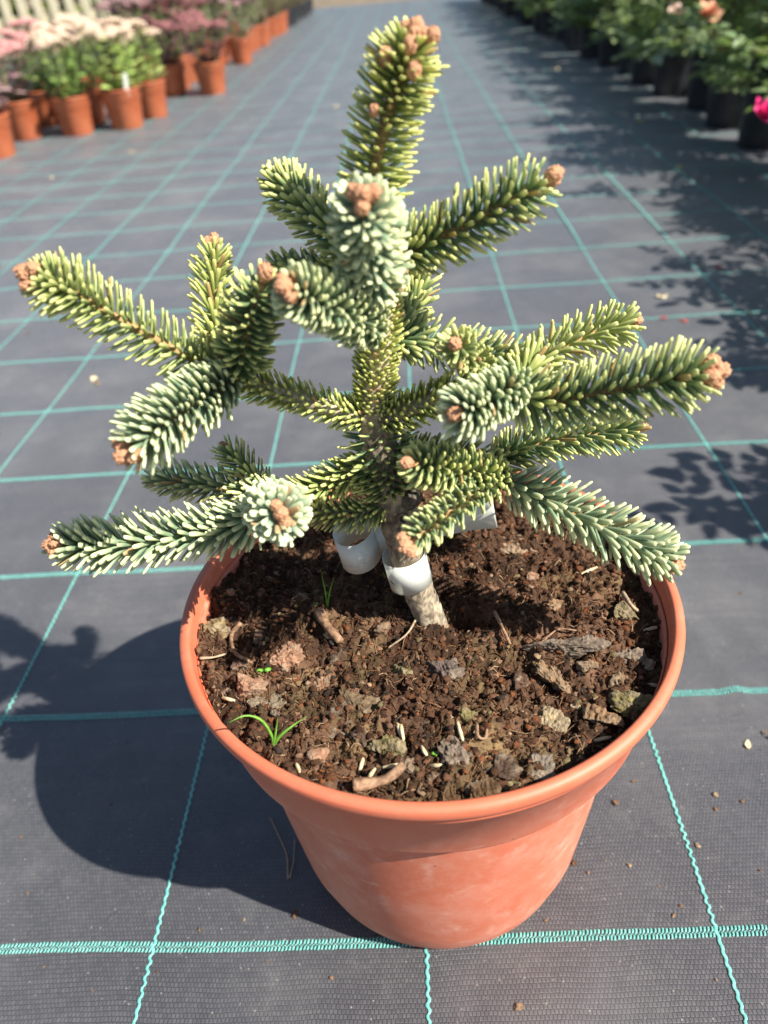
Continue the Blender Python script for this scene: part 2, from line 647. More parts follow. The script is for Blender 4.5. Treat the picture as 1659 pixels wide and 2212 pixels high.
for ii in range(-16, 17):
    x0 = GX0 + GA * ii
    y_end = 4.0 if abs(ii) < 14 else 1
    yy = np.concatenate([np.arange(-.2, 1.6, .0011), np.arange(1.6, 12.5, .04)])
    near = np.clip((1.8 - yy) / .2, 0, 1)
    ph = np.cumsum(np.concatenate([[0], np.diff(yy)])) / .0066
    tri = np.clip(2.2 * np.sin(2 * np.pi * (ph + .12 * vnoise(yy * 40, ii, 3))), -1, 1)
    xc = x0 + .0055 * (vnoise(yy * 1.9, ii * 2.7, 6) - .5) + .00055 * tri * near * (.4 + 1.2 * vnoise(yy * 55, ii, 9))
    hw = .00085 + .0003 * vnoise(yy * 300, ii, 2) + .0006 * (1 - near)
    z = gz(xc, yy) + .0014 + .0026 * (1 - near)
    n = len(yy)
    V = np.concatenate([np.stack([xc - hw, yy, z - .0006], 1), np.stack([xc, yy, z], 1), np.stack([xc + hw, yy, z - .0006], 1)])
    k = np.arange(n - 1)
    F = np.vstack([np.stack([k, n + k, n + k + 1, k + 1], 1), np.stack([n + k, 2 * n + k, 2 * n + k + 1, n + k + 1], 1)])
    link('length_thread', mesh_from('length_thread', V, [F]), M['thread'], ground)

# ------------------------------------------------------------------ the pot
PX, PY = -.0013, .329
RIM_Z = .2385
pot = empty('terracotta_pot', (PX, PY, 0))
tag(pot, 'large dusty terracotta plastic pot holding the dwarf fir', 'plant pot')
body = [(.0, .0025), (.076, .0025), (.077, .0), (.0790, .0), (.0852, .0015), (.0905, .0062), (.0942, .0145), (.1003, .038), (.1076, .10), (.1142, .170), (.1152, .1765), (.1170, .1790), (.1255, .1815), (.1272, .185),
        (.1318, .2258), (.1330, .2262), (.1322, .2270), (.1262, .190), (.1130, .176), (.086, .006), (.0, .006)]
link('wall', mesh_from('wall', *lathe(body, 144)), M['pot'], pot)
rim = [(.1318, .2236), (.1345, .2228), (.1366, .2236), (.1371, .2256), (.1363, .2274), (.1378, .2288), (.1394, .2302), (.1402, .2330), (.1402, .2362), (.1394, .2381),
       (.1360, .2387), (.1346, .2380), (.1341, .2335), (.1330, .2262), (.1318, .2236)]
link('rim', mesh_from('rim', *lathe(rim, 160)), M['pot'], pot)

# ------------------------------------------------------------------ the soil
def soil_h(x, y):
    """soil level, x,y world"""
    X, Y = np.asarray(x, float), np.asarray(y, float)
    lx, ly = X - PX, Y - PY
    r = np.hypot(lx, ly)
    h = .2240 - .008 * ly
    h = h + .004 * np.clip((-ly - .03) / .1, 0, 1)
    h = h - .009 * np.clip((lx - .04) / .08, 0, 1)
    h = h + .012 * (fbm(X * 30, Y * 30, 3, 11) - .5)
    rd = np.abs(fbm(X * 75 + 3, Y * 75, 3, 21) - .5) * 2
    h = h + .0110 * (.35 - rd)
    h = h + .0048 * (fbm(X * 240, Y * 240, 3, 31) - .5)
    h = h + .0026 * (vnoise(X * 800, Y * 800, 41) - .5)
    h = h - .017 * np.exp(-(((X - .020) / .010) ** 2 + ((Y - .322) / .009) ** 2))
    h = h - .006 * np.exp(-(((X - .040) / .012) ** 2 + ((Y - .285) / .014) ** 2))
    h = h - .006 * np.exp(-(((X + .022) / .018) ** 2 + ((Y - .285) / .012) ** 2))
    return np.minimum(h, RIM_Z - .0045)


g = np.arange(-.1336, .1337, .00078)
lx, ly = np.meshgrid(g, g, indexing='ij')
ok = np.hypot(lx, ly) < .1328
hz = soil_h(lx + PX, ly + PY)
idx = -np.ones(lx.shape, int)
idx[ok] = np.arange(ok.sum())
V = np.stack([lx, ly, hz], -1)[ok]
a, b, c, d = idx[:-1, :-1], idx[1:, :-1], idx[1:, 1:], idx[:-1, 1:]
Q = np.stack([a, b, c, d], -1).reshape(-1, 4)
Q = Q[(Q >= 0).all(1)]
wx, wy = V[:, 0] + PX, V[:, 1] + PY
t1 = fbm(wx * 60, wy * 60, 4, 51)[:, None]
t2 = fbm(wx * 190, wy * 190, 3, 61)[:, None]
C = np.array([.036, .020, .013]) * (1 - t1) + np.array([.100, .056, .034]) * t1
mossy = np.clip((fbm(wx * 34, wy * 34, 3, 71) - .56) * 6, 0, 1)[:, None]
C = C * (1 - .55 * mossy) + np.array([.12, .085, .04]) * .55 * mossy
C = C * (.75 + 1.2 * t2) * (.50 + .95 * np.clip((fbm(wx * 42 + 7, wy * 42, 3, 81) - .3) * 2.2, 0, 1))[:, None]
soil = link('potting_soil', mesh_from('potting_soil', V, [Q], np.hstack([C, np.ones((len(C), 1))])), M['soil'], None, (PX, PY, 0))
tag(soil, 'dark brown peaty potting soil filling the large terracotta pot', 'soil', kind='stuff')

# crumbs and fibres that make up the surface
ico0 = icosphere(0)
ico1 = icosphere(1)
palette = np.array([[.042, .021, .012], [.070, .034, .019], [.105, .052, .029], [.16, .09, .055], [.030, .022, .017], [.22, .15, .095], [.12, .046, .020], [.13, .105, .05]])
NC = 9000
rr = .1318 * np.sqrt(rng.random(NC))
th = rng.random(NC) * 2 * np.pi
cx, cy = PX + rr * np.cos(th), PY + rr * np.sin(th)
cz = soil_h(cx, cy)
S = (.00045 + .0013 * rng.random(NC) ** 3)
nv = len(ico1[0])
n0 = NC
base = ico1[0][None] * (1 + .75 * (rng.random((n0, nv, 1)) - .5))
sc3 = S[:, None, None] * np.stack([.7 + rng.random(n0) * .9, .7 + rng.random(n0) * .9, .5 + rng.random(n0) * .5], 1)[:, None, :]
Vc = base * sc3
ang = rng.random(n0) * 2 * np.pi
ca, sa = np.cos(ang)[:, None], np.sin(ang)[:, None]
Vc = np.stack([Vc[..., 0] * ca - Vc[..., 1] * sa, Vc[..., 0] * sa + Vc[..., 1] * ca, Vc[..., 2]], -1)
Vc = Vc + np.stack([cx - PX, cy - PY, cz + S * .25], 1)[:, None, :]
Fc = (ico1[1][None] + (np.arange(n0) * nv)[:, None, None]).reshape(-1, 3)
pc = palette[rng.choice(len(palette), n0, p=[.28, .26, .16, .06, .08, .02, .12, .02])] * (.75 + .8 * rng.random((n0, 1)))
Cc = np.repeat(np.hstack([pc, np.ones((n0, 1))])[:, None], nv, 1)
crumbs = link('soil_crumbs', mesh_from('soil_crumbs', Vc.reshape(-1, 3), [Fc], Cc.reshape(-1, 4)), M['soil'], soil)
crumbs['kind'] = 'stuff'
# fibres
parts = []
for k in range(4200):
    r0 = .131 * math.sqrt(random.random())
    a0 = random.random() * 6.283
    x, y = r0 * math.cos(a0), r0 * math.sin(a0)
    L = random.choice([.002, .0025, .003, .004, .006, .009]) * random.uniform(.7, 1.4)
    a1 = random.random() * 6.283
    P = []
    kink = random.uniform(-1.2, 1.2)
    for s in np.linspace(0, 1, 5):
        P.append((x, y, 0))
        x += L / 4 * math.cos(a1)
        y += L / 4 * math.sin(a1)
        a1 += kink / 4
    P = np.array(P)
    rq = np.hypot(P[:, 0], P[:, 1])
    P[:, :2] *= np.minimum(1, .131 / rq)[:, None]
    P[:, 2] = soil_h(P[:, 0] + PX, P[:, 1] + PY) + .0006 + .0012 * np.sin(np.linspace(0, 3.1, 5)) * random.random()
    if len(P) < 3:
        continue
    v, f = tube(P, random.choice([.00014, .0002, .00028, .0004]), 3, False)
    c = np.array(random.choice([(.20, .11, .06), (.11, .055, .03), (.30, .20, .12), (.08, .04, .022), (.15, .065, .032), (.12, .06, .03)])) * random.uniform(.7, 1.2)
    parts.append((v, f, np.tile([*c, 1], (len(v), 1))))
V, F, C = join(parts)
fib = link('root_fibres', mesh_from('root_fibres', V, F, C), M['soil'], soil)
fib['kind'] = 'stuff'


# bark chips, lying loose on the soil
def chip_mesh(seed, sx, sy, sz, col, lvl=3, rough=.55):
    g = np.random.default_rng(seed)
    V, F = icosphere(lvl)
    P = g.normal(size=(9, 3))
    P /= np.linalg.norm(P, axis=1)[:, None]
    D = g.uniform(.45, .95, 9)
    rad = np.ones(len(V)) * 1.15
    for p, dd in zip(P, D):                      # cut by random planes: angular flake
        dot = V @ p
        rad = np.where(dot > 1e-3, np.minimum(rad, dd / np.maximum(dot, 1e-3)), rad)
    W = V * rad[:, None]
    W = W * [sx, sy, sz]
    lay = vnoise(W[:, 2] * 1800, W[:, 0] * 60 + seed, seed % 50) - .5       # layered edge
    nz = fbm(W[:, 0] * 260 + seed, W[:, 1] * 260 + W[:, 2] * 190, 4, seed % 40) - .5
    fine = vnoise(W[:, 0] * 1100 + seed, W[:, 1] * 380 + W[:, 2] * 900, seed % 30) - .5
    W = W + V * (nz * .9 * min(sx, sy) * rough + lay * .0008 + fine * .0015)[:, None]
    c = np.array(col) * (.6 + .8 * fbm(W[:, 0] * 330, W[:, 1] * 330 + seed, 3, seed % 37))[:, None]
    edge = np.clip(nz[:, None] * 2.2, 0, .5)
    c = c * (1 - edge) + np.array([.30, .24, .17]) * edge
    return mesh_from('bark_chip', W, [F], np.hstack([c * 1.0, np.ones((len(c), 1))]), smooth=False)


TAN, PINK, GREY, DARK, MOSS, PALE = (.25, .155, .085), (.36, .20, .125), (.17, .135, .105), (.065, .042, .030), (.17, .14, .06), (.38, .30, .18)
chips = [  # px,py, size x, y, z (m), rotation deg, tilt, colour, label
    (1195, 1462, .0100, .0200, .0050, 28, .25, TAN, 'long tan bark flake lying beside the largest grey ridge of bark on the soil'),
    (1215, 1398, .0190, .0062, .0055, -6, .3, GREY, 'long grey weathered bark ridge, the widest piece on the soil'),
    (1350, 1412, .0130, .0050, .0032, -3, .2, GREY, 'flat grey bark strip on the soil between the bark ridge and the pot rim'),
    (958, 1450, .0082, .0082, .0060, 10, .3, (.12, .095, .085), 'dark grey angular bark chunk standing in the middle of the soil'),
    (866, 1447, .0075, .0068, .0055, 40, .2, MOSS, 'mossy olive chunk of bark beside the dark grey chunk'),
    (618, 1414, .0085, .0074, .0055, 20, .2, PINK, 'pinkish tan crumbly bark lump near the curled brown scale'),
    (537, 1486, .0056, .0090, .0045, 70, .2, PINK, 'pale pinkish bark piece between the clover seedling and the grey brown flake'),
    (598, 1516, .0115, .0078, .0040, 15, .25, (.2, .165, .115), 'broad grey brown bark flake above the forked grass seedling'),
    (742, 1568, .0105, .0110, .0050, 60, .2, DARK, 'broad dark brown bark slab right of the forked grass seedling'),
    (800, 1530, .0170, .0060, .0048, -38, .35, (.15, .11, .065), 'fibrous olive brown bark splinter leaning across the dark slab'),
    (837, 1612, .0078, .0086, .0045, 5, .2, MOSS, 'square mossy bark chip beside the pale fallen needle pair'),
    (987, 1632, .0085, .0066, .0048, 8, .2, GREY, 'grey frosted bark lump next to the tiny two leaved sprout'),
    (1072, 1650, .0085, .0072, .0050, -10, .2, DARK, 'dark brown bark lump right of the grey frosted lump'),
    (1186, 1556, .0080, .0056, .0042, -35, .25, PALE, 'pale straw coloured bark flake near the front right of the soil'),
    (1168, 1662, .0088, .0062, .0042, 10, .2, (.2, .17, .135), 'grey brown bark flake against the front rim'),
    (1370, 1526, .0078, .0090, .0046, 55, .2, MOSS, 'speckled moss brown bark lump by the right front rim'),
    (1290, 1548, .0098, .0050, .0040, -30, .3, TAN, 'tan split bark strip below the speckled moss lump'),
    (465, 1360, .0095, .0070, .0042, 30, .2, (.27, .21, .11), 'yellowish mossy bark flake against the left wall of the pot'),
    (600, 1545, .0040, .0036, .003, 0, .2, GREY, None), (1345, 1330, .0075, .0062, .0042, 20, .2, (.22, .18, .10), 'olive tan bark flake under the drooping right shoot'),
    (1105, 1185, .0130, .0080, .0052, -10, .2, (.31, .22, .14), 'light brown bark slab on the soil behind the white label tail'),
    (780, 1590, .0060, .0050, .0040, 20, .2, DARK, None), (690, 1640, .0055, .0050, .0035, 40, .2, PINK, None),
    (905, 1555, .0052, .0044, .0035, 10, .2, DARK, None), (1020, 1500, .0060, .0050, .0040, 60, .2, (.11, .06, .035), None),
    (1120, 1475, .0062, .0048, .0036, 80, .2, (.1, .06, .04), None), (1010, 1560, .0050, .0046, .0035, 10, .2, MOSS, None),
    (1235, 1620, .0062, .0045, .0036, 45, .2, (.19, .13, .07), None), (1100, 1540, .0055, .0045, .0035, 10, .2, TAN, None),
    (560, 1385, .0042, .0060, .0035, 10, .2, (.2, .12, .07), None), (700, 1480, .0070, .0048, .0036, 30, .2, (.22, .12, .07), None),
    (495, 1280, .0040, .0034, .003, 0, .2, PINK, None), (655, 1585, .0045, .0038, .003, 0, .2, TAN, None),
    (760, 1500, .0065, .0045, .004, 70, .2, (.2, .11, .07), None), (875, 1660, .0050, .0045, .0035, 0, .2, (.12, .07, .045), None),
    (930, 1690, .0075, .0050, .0045, 15, .2, (.11, .055, .03), None), (1040, 1700, .0080, .0046, .004, 5, .2, (.12, .07, .035), None),
    (1110, 1700, .0060, .0042, .0036, 5, .2, MOSS, None), (1240, 1530, .0040, .0034, .003, 0, .2, PALE, None),
    (1270, 1440, .0070, .0050, .0040, 30, .2, (.2, .14, .09), None), (1330, 1470, .0055, .0042, .0035, 30, .2, (.22, .15, .09), None),
    (1400, 1440, .0050, .0036, .003, 30, .2, PALE, None), (1200, 1310, .0055, .0042, .0035, 30, .2, TAN, None),
    (1060, 1260, .0048, .0042, .0035, 30, .2, (.16, .08, .04), None), (1150, 1250, .0060, .0045, .0035, 30, .2, PINK, None),
    (520, 1440, .0048, .004, .0035, 30, .2, (.16, .10, .07), None), (490, 1500, .0034, .003, .0028, 30, .2, (.3, .2, .15), None),
    (830, 1370, .0050, .0040, .0035, 50, .2, (.2, .12, .07), None), (730, 1420, .0055, .0042, .0035, 50, .2, DARK, None),
    (650, 1290, .0048, .0036, .003, 20, .2, (.15, .08, .045), None), (600, 1230, .0050, .0040, .0032, 60, .2, (.14, .07, .04), None)]
LAND = [(820, 1680, 'the thick curved twig'), (590, 1600, 'the forked grass seedling'), (706, 1300, 'the two bladed seedling'), (958, 1450, 'the dark grey bark chunk'), (1215, 1398, 'the grey bark ridge'), (930, 1340, 'the trunk foot'),
        (742, 1568, 'the dark bark slab'), (1186, 1556, 'the pale straw flake'), (1370, 1526, 'the moss speckled lump'), (987, 1632, 'the frosted grey lump'), (618, 1414, 'the pinkish bark lump'), (465, 1360, 'the left pot wall'),
        (1105, 1185, 'the light brown slab behind the label'), (1168, 1662, 'the front rim flake'), (537, 1486, 'the round seedling'), (1040, 1580, 'the hooked root'), (837, 1612, 'the square mossy chip'), (1085, 1355, 'the thin standing twig')]
for n, (px, py, sx, sy, sz, rz, tl, col, lab) in enumerate(chips):
    p = atz(px, py, .2245)
    z = float(soil_h(p.x, p.y))
    p = atz(px, py, z)
    z = float(soil_h(p.x, p.y))
    q = 1.15 if lab else .95
    sz *= .85
    col = tuple(.8 * c_ + .2 * d_ for c_, d_ in zip(col, (.09, .048, .028))) if col is not MOSS else col
    o = link('bark_chip', chip_mesh(n + 11, sx * q, sy * q, sz * q, col, 4 if sx > .006 or sy > .006 else 3), M['chip'], None, (p.x, p.y, z + sz * .02),
             (random.uniform(-tl, tl), random.uniform(-tl, tl), R(rz)))
    if not lab:
        tone = 'dark' if sum(col) < .24 else ('pale' if sum(col) > .6 else ('olive' if col is MOSS else 'brown'))
        near_to = min(LAND, key=lambda q: (q[0] - px) ** 2 + (q[1] - py) ** 2)[2]
        lab = f'small {tone} bark crumb on the soil beside {near_to}'
    tag(o, lab, 'bark chip', 'bark pieces on the soil')

# ------------------------------------------------------------------ the fir
AX = .322                                        # depth of the trunk
fir_loc = at(930, 1345, AX)
fir = empty('fir_tree', fir_loc)
tag(fir, 'dwarf fir with blunt blue green yellow tipped needles growing in the large pot', 'fir tree')
FL = np.array(fir_loc)


def pts3(L):
    return np.array([np.array(at(x, y, AX + d)) for x, y, d in L])


tp = pts3([(938, 1375, 0), (925, 1325, 0), (900, 1262, 0), (880, 1200, .001), (862, 1120, .002), (848, 1060, .003), (826, 990, .004), (812, 920, .005), (806, 880, .006)])
P = catmull(tp, 90)
tt = np.linspace(0, 1, 90)
rad = np.interp(tt, [0, .1, .3, .42, .5, .62, .75, .88, .95, 1], [.0100, .0088, .0084, .0092, .0108, .0100, .0085, .0086, .0105, .0088])


def trunk_bump(n, s):
    a = np.linspace(0, 2 * np.pi, s, endpoint=False)
    I, A = np.meshgrid(np.arange(n), a, indexing='ij')
    return 1 + .10 * (fbm(I * .25, np.cos(A) * 2 + np.sin(A) * 3 + 9, 3, 5) - .5) * 2 + .05 * (vnoise(I * .9, A * 5, 7) - .5)


V, F = tube(P, rad, 28, True, trunk_bump)
hgt = (V[:, 2] - P[0, 2]) / (P[-1, 2] - P[0, 2])
c0, c1, c2 = np.array([.28, .085, .035]), np.array([.46, .38, .27]), np.array([.33, .265, .19])
w1 = np.clip(hgt / .10 + .35 * (fbm(V[:, 0] * 300, V[:, 2] * 300, 3, 3) - .5), 0, 1)[:, None]
w2 = np.clip((hgt - .22) / .12, 0, 1)[:, None]
C = (c0 * (1 - w1) + c1 * w1) * (1 - w2) + c2 * w2
fl = np.clip((fbm(V[:, 0] * 420 + V[:, 1] * 300, V[:, 2] * 330, 4, 13) - .56) * 9, 0, 1)[:, None] * np.clip((hgt - .06) * 8, 0, 1)[:, None]
C = C * (1 - .75 * fl) + np.array([.07, .055, .035]) * .75 * fl
trunk = link('trunk', mesh_from('trunk', V - FL, F, np.hstack([C, np.ones((len(C), 1))])), M['bark'], fir)
M['twigbark'] = simple('grey_knot_bark', (.10, .075, .05), (.2, .155, .11), 400., .85, .6, .0006)
# the round knot hole and the cut stub on the trunk
kp = np.array(at(871, 1120, AX - .0098)) - FL
kv, kf = tube(np.array([kp + [0, -.0004, 0], kp + [0, .0022, 0]]), [.0030, .0024], 14, False)
link('knot_ring', mesh_from('knot_ring', *join([tube(np.array([kp + np.array([.0026 * math.cos(a), -.0006, .0030 * math.sin(a)]) for a in np.linspace(0, 6.283, 16)]), .0009, 6, False)])[:2]), M['twigbark'], trunk)
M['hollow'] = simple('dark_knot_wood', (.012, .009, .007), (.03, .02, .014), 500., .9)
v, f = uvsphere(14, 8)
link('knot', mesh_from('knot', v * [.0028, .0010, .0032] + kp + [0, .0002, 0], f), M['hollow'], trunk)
sp0, sp1 = np.array(at(880, 1082, AX - .002)) - FL, np.array(at(905, 1078, AX - .006)) - FL
v, f = tube(catmull([sp0, (sp0 + sp1) / 2 + [0, 0, .0015], sp1], 8), [.0055, .0052, .005, .0047, .0044, .0042, .004, .0036], 12)
link('cut_stub', mesh_from('cut_stub', v, f, np.tile([.13, .11, .085, 1], (len(v), 1))), M['bark'], trunk)

# needle template rings
RT = np.array([0, .06, .3, .6, .82, .93, .985, 1.0])
RW = np.array([.50, .74, .95, 1.0, .98, .90, .66, .24])
SA = np.linspace(0, 2 * np.pi, 8, endpoint=False)
NRG, NSD = len(RT), len(SA)
CXs = np.cos(SA)
CYs = np.sin(SA) * np.where(np.sin(SA) > .9, .45, 1.0)        # shallow groove along the upper face
ii_, jj_ = np.meshgrid(np.arange(NRG - 1), np.arange(NSD), indexing='ij')
NQ = np.stack([ii_ * NSD + jj_, ii_ * NSD + (jj_ + 1) % NSD, (ii_ + 1) * NSD + (jj_ + 1) % NSD, (ii_ + 1) * NSD + jj_], -1).reshape(-1, 4)
ALL = []                                         # every needle: base, dir, bend, normal, length, width, thickness, colour, shoot index, facing
shoots = []
bud_meshes = []


def bud_mesh(seed):
    g = np.random.default_rng(seed)
    V, F = icosphere(3)
    c = sphere_pts(46) + g.normal(0, .09, (46, 3))
    c /= np.linalg.norm(c, axis=1)[:, None]
    d = np.arccos(np.clip(V @ c.T, -1, 1)).min(1)
    r = .86 + .34 * np.clip(1 - d / .30, 0, 1) ** .8 + g.normal(0, .035, len(V))
    W = V * r[:, None] * [.80, .80, 1.05]
    return mesh_from('bud', W, [F])


bud_meshes = [bud_mesh(s) for s in range(5)]


def shoot(path, dens, L, w, ang=68, gl=.3, ye=.4, r0=.0019, r1=.0014, upb=.18, buds=3, bsize=.0042, s0=.02, s1=.985, old=False, tipsweep=34, under=1.0, bend=.10, thick=.62, side_only=None):
    P0 = pts3(path)
    bsize *= .88
    w *= 1.09 if gl < .5 else 1.16
    dens *= 1.5
    L *= .83 if gl < .5 else .87
    seglen = np.linalg.norm(np.diff(P0, axis=0), axis=1).sum()
    P = catmull(P0, 40)
    V, F = tube(P, np.linspace(r0, r1, 40), 9, True)
    o = link('shoot', mesh_from('shoot', V - FL, F), M['oldstem' if old else 'stem'], fir)
    si = len(shoots)
    shoots.append(o)
    T, N, B = frames(P)
    Ln = np.linalg.norm(np.diff(P, axis=0), axis=1).sum()
    n = int(Ln * 1000 * dens)
    s1 = min(s1, .955) if buds else s1
    ph = rng.random() * 6
    up = np.array([0, 0, 1.0])
    for k in range(n):
        s = s0 + (s1 - s0) * (k + .5) / n
        ph += 2.39996
        phi = ph + rng.normal(0, .06)
        u = s * 39
        i0 = min(int(u), 38)
        f_ = u - i0
        p = P[i0] * (1 - f_) + P[i0 + 1] * f_
        t_, n_, b_ = T[i0], N[i0], B[i0]
        rad_ = math.cos(phi) * n_ + math.sin(phi) * b_
        if rad_[2] < -.25 and rng.random() > under:
            continue
        a = ang + rng.normal(0, 3.2)
        if s > .86:
            a -= (s - .86) / .14 * tipsweep
        a = R(a)
        d = math.cos(a) * t_ + math.sin(a) * rad_ + upb * up * (1 - abs(t_[2])) + rng.normal(0, .024, 3)
        d /= np.linalg.norm(d)
        bd = t_ * .8 + up * .35
        bd -= (bd @ d) * d
        nb = t_ - (t_ @ d) * d
        nb /= np.linalg.norm(nb) + 1e-9
        ln = L * (1 + rng.normal(0, .075)) * np.interp(s, [0, .12, .8, 1.0], [.72, 1, 1, .66])
        rs = r0 * (1 - s) + r1 * s
        ALL.append((p + rad_ * rs * .6, d, bd * bend, nb, ln, w * (1 + rng.normal(0, .07)), thick, (rng.random(), gl, ye), si))
    # buds at the tip
    if buds:
        tip, t_ = P[-1], T[-1]
        for q in range(buds):
            off = np.zeros(3)
            if q > 0 or buds > 2:
                a = q * 2 * math.pi / max(buds - 1, 1) + si
                off = (N[-1] * math.cos(a) + B[-1] * math.sin(a)) * bsize * (.95 if q else 0)
            pos = tip + off + t_ * bsize * (1.35 if q == 0 else .85)
            dv = Vector(t_ + off / bsize * .5)
            b = link('bud', bud_meshes[(si + q) % 5], M['bud'], o, pos - FL, dv.to_track_quat('Z', 'Y').to_euler(), bsize * (1.0 if q == 0 else .86))
    return o


G = .85
# --- leader
shoot([(797, 470, .008), (806, 380, .007), (836, 250, .006), (868, 160, .004), (888, 92, .003)], 2.9, .0172, .0019, ang=82, gl=.12, ye=.75, r0=.0028, r1=.0018, upb=.02, buds=4, bsize=.0040, tipsweep=55, bend=.12)
leader = shoots[-1]
for px, py, d in [(886, 98, -.006), (935, 78, -.002), (895, 153, -.008), (832, 122, -.004), (808, 238, -.006)]:
    link('bud', bud_meshes[px % 5], M['bud'], leader, np.array(at(px, py, AX + d)) - FL, (.3, .2, 0), .0031 if px != 808 else .0025)
# --- last year's leader below it: short dense needles on a thick stem
shoot([(806, 900, .006), (812, 800, .006), (822, 680, .007), (815, 560, .008), (797, 450, .008)], 5.2, .0100, .0017, ang=58, gl=.05, ye=.85, r0=.0078, r1=.0046, upb=.0, buds=0, old=True, bend=.1)
# --- needles along the upper trunk
shoot([(846, 1052, .003), (840, 1030, .003), (828, 990, .004), (813, 915, .005)], 3.2, .0185, .0019, ang=84, gl=.15, ye=.1, r0=.0080, r1=.0080, upb=-.12, buds=0, old=True)
# --- upper whorl
shoot([(812, 640, .000), (806, 580, -.016), (795, 500, -.034), (786, 440, -.046)], 3.0, .0160, .0021, ang=76, gl=G, ye=.2, upb=.05, buds=4, bsize=.0044)
shoot([(850, 552, .008), (930, 522, .006), (1050, 462, .000), (1170, 392, -.006)], 2.0, .0178, .0020, ang=66, gl=.20, ye=.12, upb=.10, buds=2, bsize=.0042)
shoot([(790, 560, .012), (720, 500, .026), (655, 440, .040), (598, 388, .052)], 2.2, .0170, .0019, ang=62, gl=.10, ye=.15, upb=.12, buds=0, tipsweep=30)
shoot([(795, 600, .014), (730, 590, .030), (660, 580, .042), (585, 577, .052)], 1.8, .0120, .0018, ang=60, gl=.06, ye=.15, upb=.15, buds=1, bsize=.0036)
shoot([(815, 720, -.002), (770, 690, -.018), (700, 655, -.038), (632, 628, -.052)], 2.6, .0152, .0021, ang=58, gl=.75, ye=.3, upb=.05, buds=3, bsize=.0042)
shoot([(850, 720, .014), (880, 690, .030), (895, 640, .042), (902, 580, .05)], 2.2, .0150, .0018, ang=58, gl=.12, ye=.35, upb=.05, buds=0)
# --- left main branch
shoot([(800, 905, .004), (740, 890, .002), (640, 858, -.002), (560, 835, -.005), (505, 812, -.006)], 2.6, .0100, .0017, ang=58, gl=.06, ye=.65, r0=.0046, r1=.0032, upb=.12, buds=0, old=True)
shoot([(505, 812, -.006), (400, 768, -.010), (250, 685, -.016), (150, 628, -.022), (88, 603, -.026)], 2.0, .0165, .0019, ang=70, gl=.25, ye=.75, upb=.10, buds=4, bsize=.0046)
shoot([(490, 800, .000), (470, 740, .012), (462, 640, .030), (462, 535, .044)], 2.0, .0150, .0018, ang=62, gl=.10, ye=.85, upb=.05, buds=2, bsize=.0034)
shoot([(515, 808, -.008), (525, 760, -.014), (540, 690, -.020), (566, 612, -.026)], 2.1, .0165, .0020, ang=68, gl=.22, ye=.2, upb=.05, buds=2, bsize=.0042)
shoot([(508, 815, -.010), (450, 850, -.026), (370, 905, -.048), (290, 965, -.064)], 2.4, .0190, .0022, ang=56, gl=G, ye=.35, upb=.10, buds=4, bsize=.0046)
# --- lower left branches
shoot([(810, 1000, .004), (740, 1030, .002), (670, 1062, -.002), (590, 1090, -.010)], 2.4, .0130, .0018, ang=58, gl=.08, ye=.55, r0=.0040, r1=.0028, upb=.15, buds=0, old=True)
shoot([(585, 1095, -.010), (500, 1140, -.014), (380, 1160, -.022), (240, 1178, -.032), (135, 1178, -.040)], 1.8, .0190, .0022, ang=60, gl=.72, ye=.45, upb=.20, buds=5, bsize=.0042)
shoot([(575, 1092, -.012), (585, 1100, -.034), (598, 1106, -.056), (604, 1108, -.066)], 2.5, .0168, .0023, ang=64, gl=1.0, ye=.2, upb=.10, buds=3, bsize=.0042)
shoot([(620, 1078, .004), (540, 1060, .018), (430, 1045, .030), (330, 1035, .040)], 1.6, .0155, .0018, ang=58, gl=.30, ye=.3, upb=.15, buds=0)
shoot([(590, 1080, .012), (555, 1040, .020), (525, 1005, .024), (492, 972, .028)], 1.5, .0150, .0017, ang=50, gl=.25, ye=.4, upb=.05, buds=1, bsize=.0028)
shoot([(840, 1085, .000), (780, 1108, -.004), (710, 1105, -.006), (620, 1085, -.006)], 2.2, .0125, .0017, ang=62, gl=.06, ye=.25, r0=.0030, upb=-.10, buds=0, old=True)
# --- right middle branches
shoot([(815, 908, .004), (870, 890, .000), (940, 862, -.004), (1020, 842, -.008), (1110, 838, -.012)], 2.6, .0115, .0018, ang=60, gl=.06, ye=.5, r0=.0044, r1=.0030, upb=.10, buds=0, old=True)
shoot([(1130, 822, -.016), (1090, 845, -.030), (1040, 872, -.044), (1000, 888, -.054)], 2.6, .0172, .0022, ang=50, gl=.92, ye=.6, upb=.10, buds=2, bsize=.0042)
shoot([(1090, 845, -.012), (1180, 868, -.018), (1290, 850, -.026), (1420, 825, -.036), (1515, 808, -.042)], 1.9, .0205, .0023, ang=66, gl=.36, ye=.25, upb=.16, buds=5, bsize=.0050)
shoot([(1120, 830, -.004), (1145, 790, .010), (1220, 745, .022), (1300, 715, .030), (1358, 697, .036)], 1.3, .0165, .0021, ang=66, gl=.25, ye=1.0, upb=.15, buds=3, bsize=.0036)
shoot([(830, 735, .008), (900, 735, .016), (1000, 758, .020), (1080, 775, .020), (1145, 790, .018)], 1.8, .0160, .0019, ang=66, gl=.18, ye=.15, upb=.05, buds=0)
shoot([(1040, 790, .014), (1020, 775, .000), (1000, 758, -.010), (988, 748, -.018)], 1.7, .0130, .0019, ang=55, gl=.35, ye=.7, upb=.05, buds=1, bsize=.0040)
shoot([(1060, 1005, .010), (1110, 975, .012), (1200, 948, .014), (1300, 935, .016), (1375, 925, .018)], 2.0, .0165, .0019, ang=62, gl=.18, ye=.10, upb=.05, buds=1, bsize=.0030)
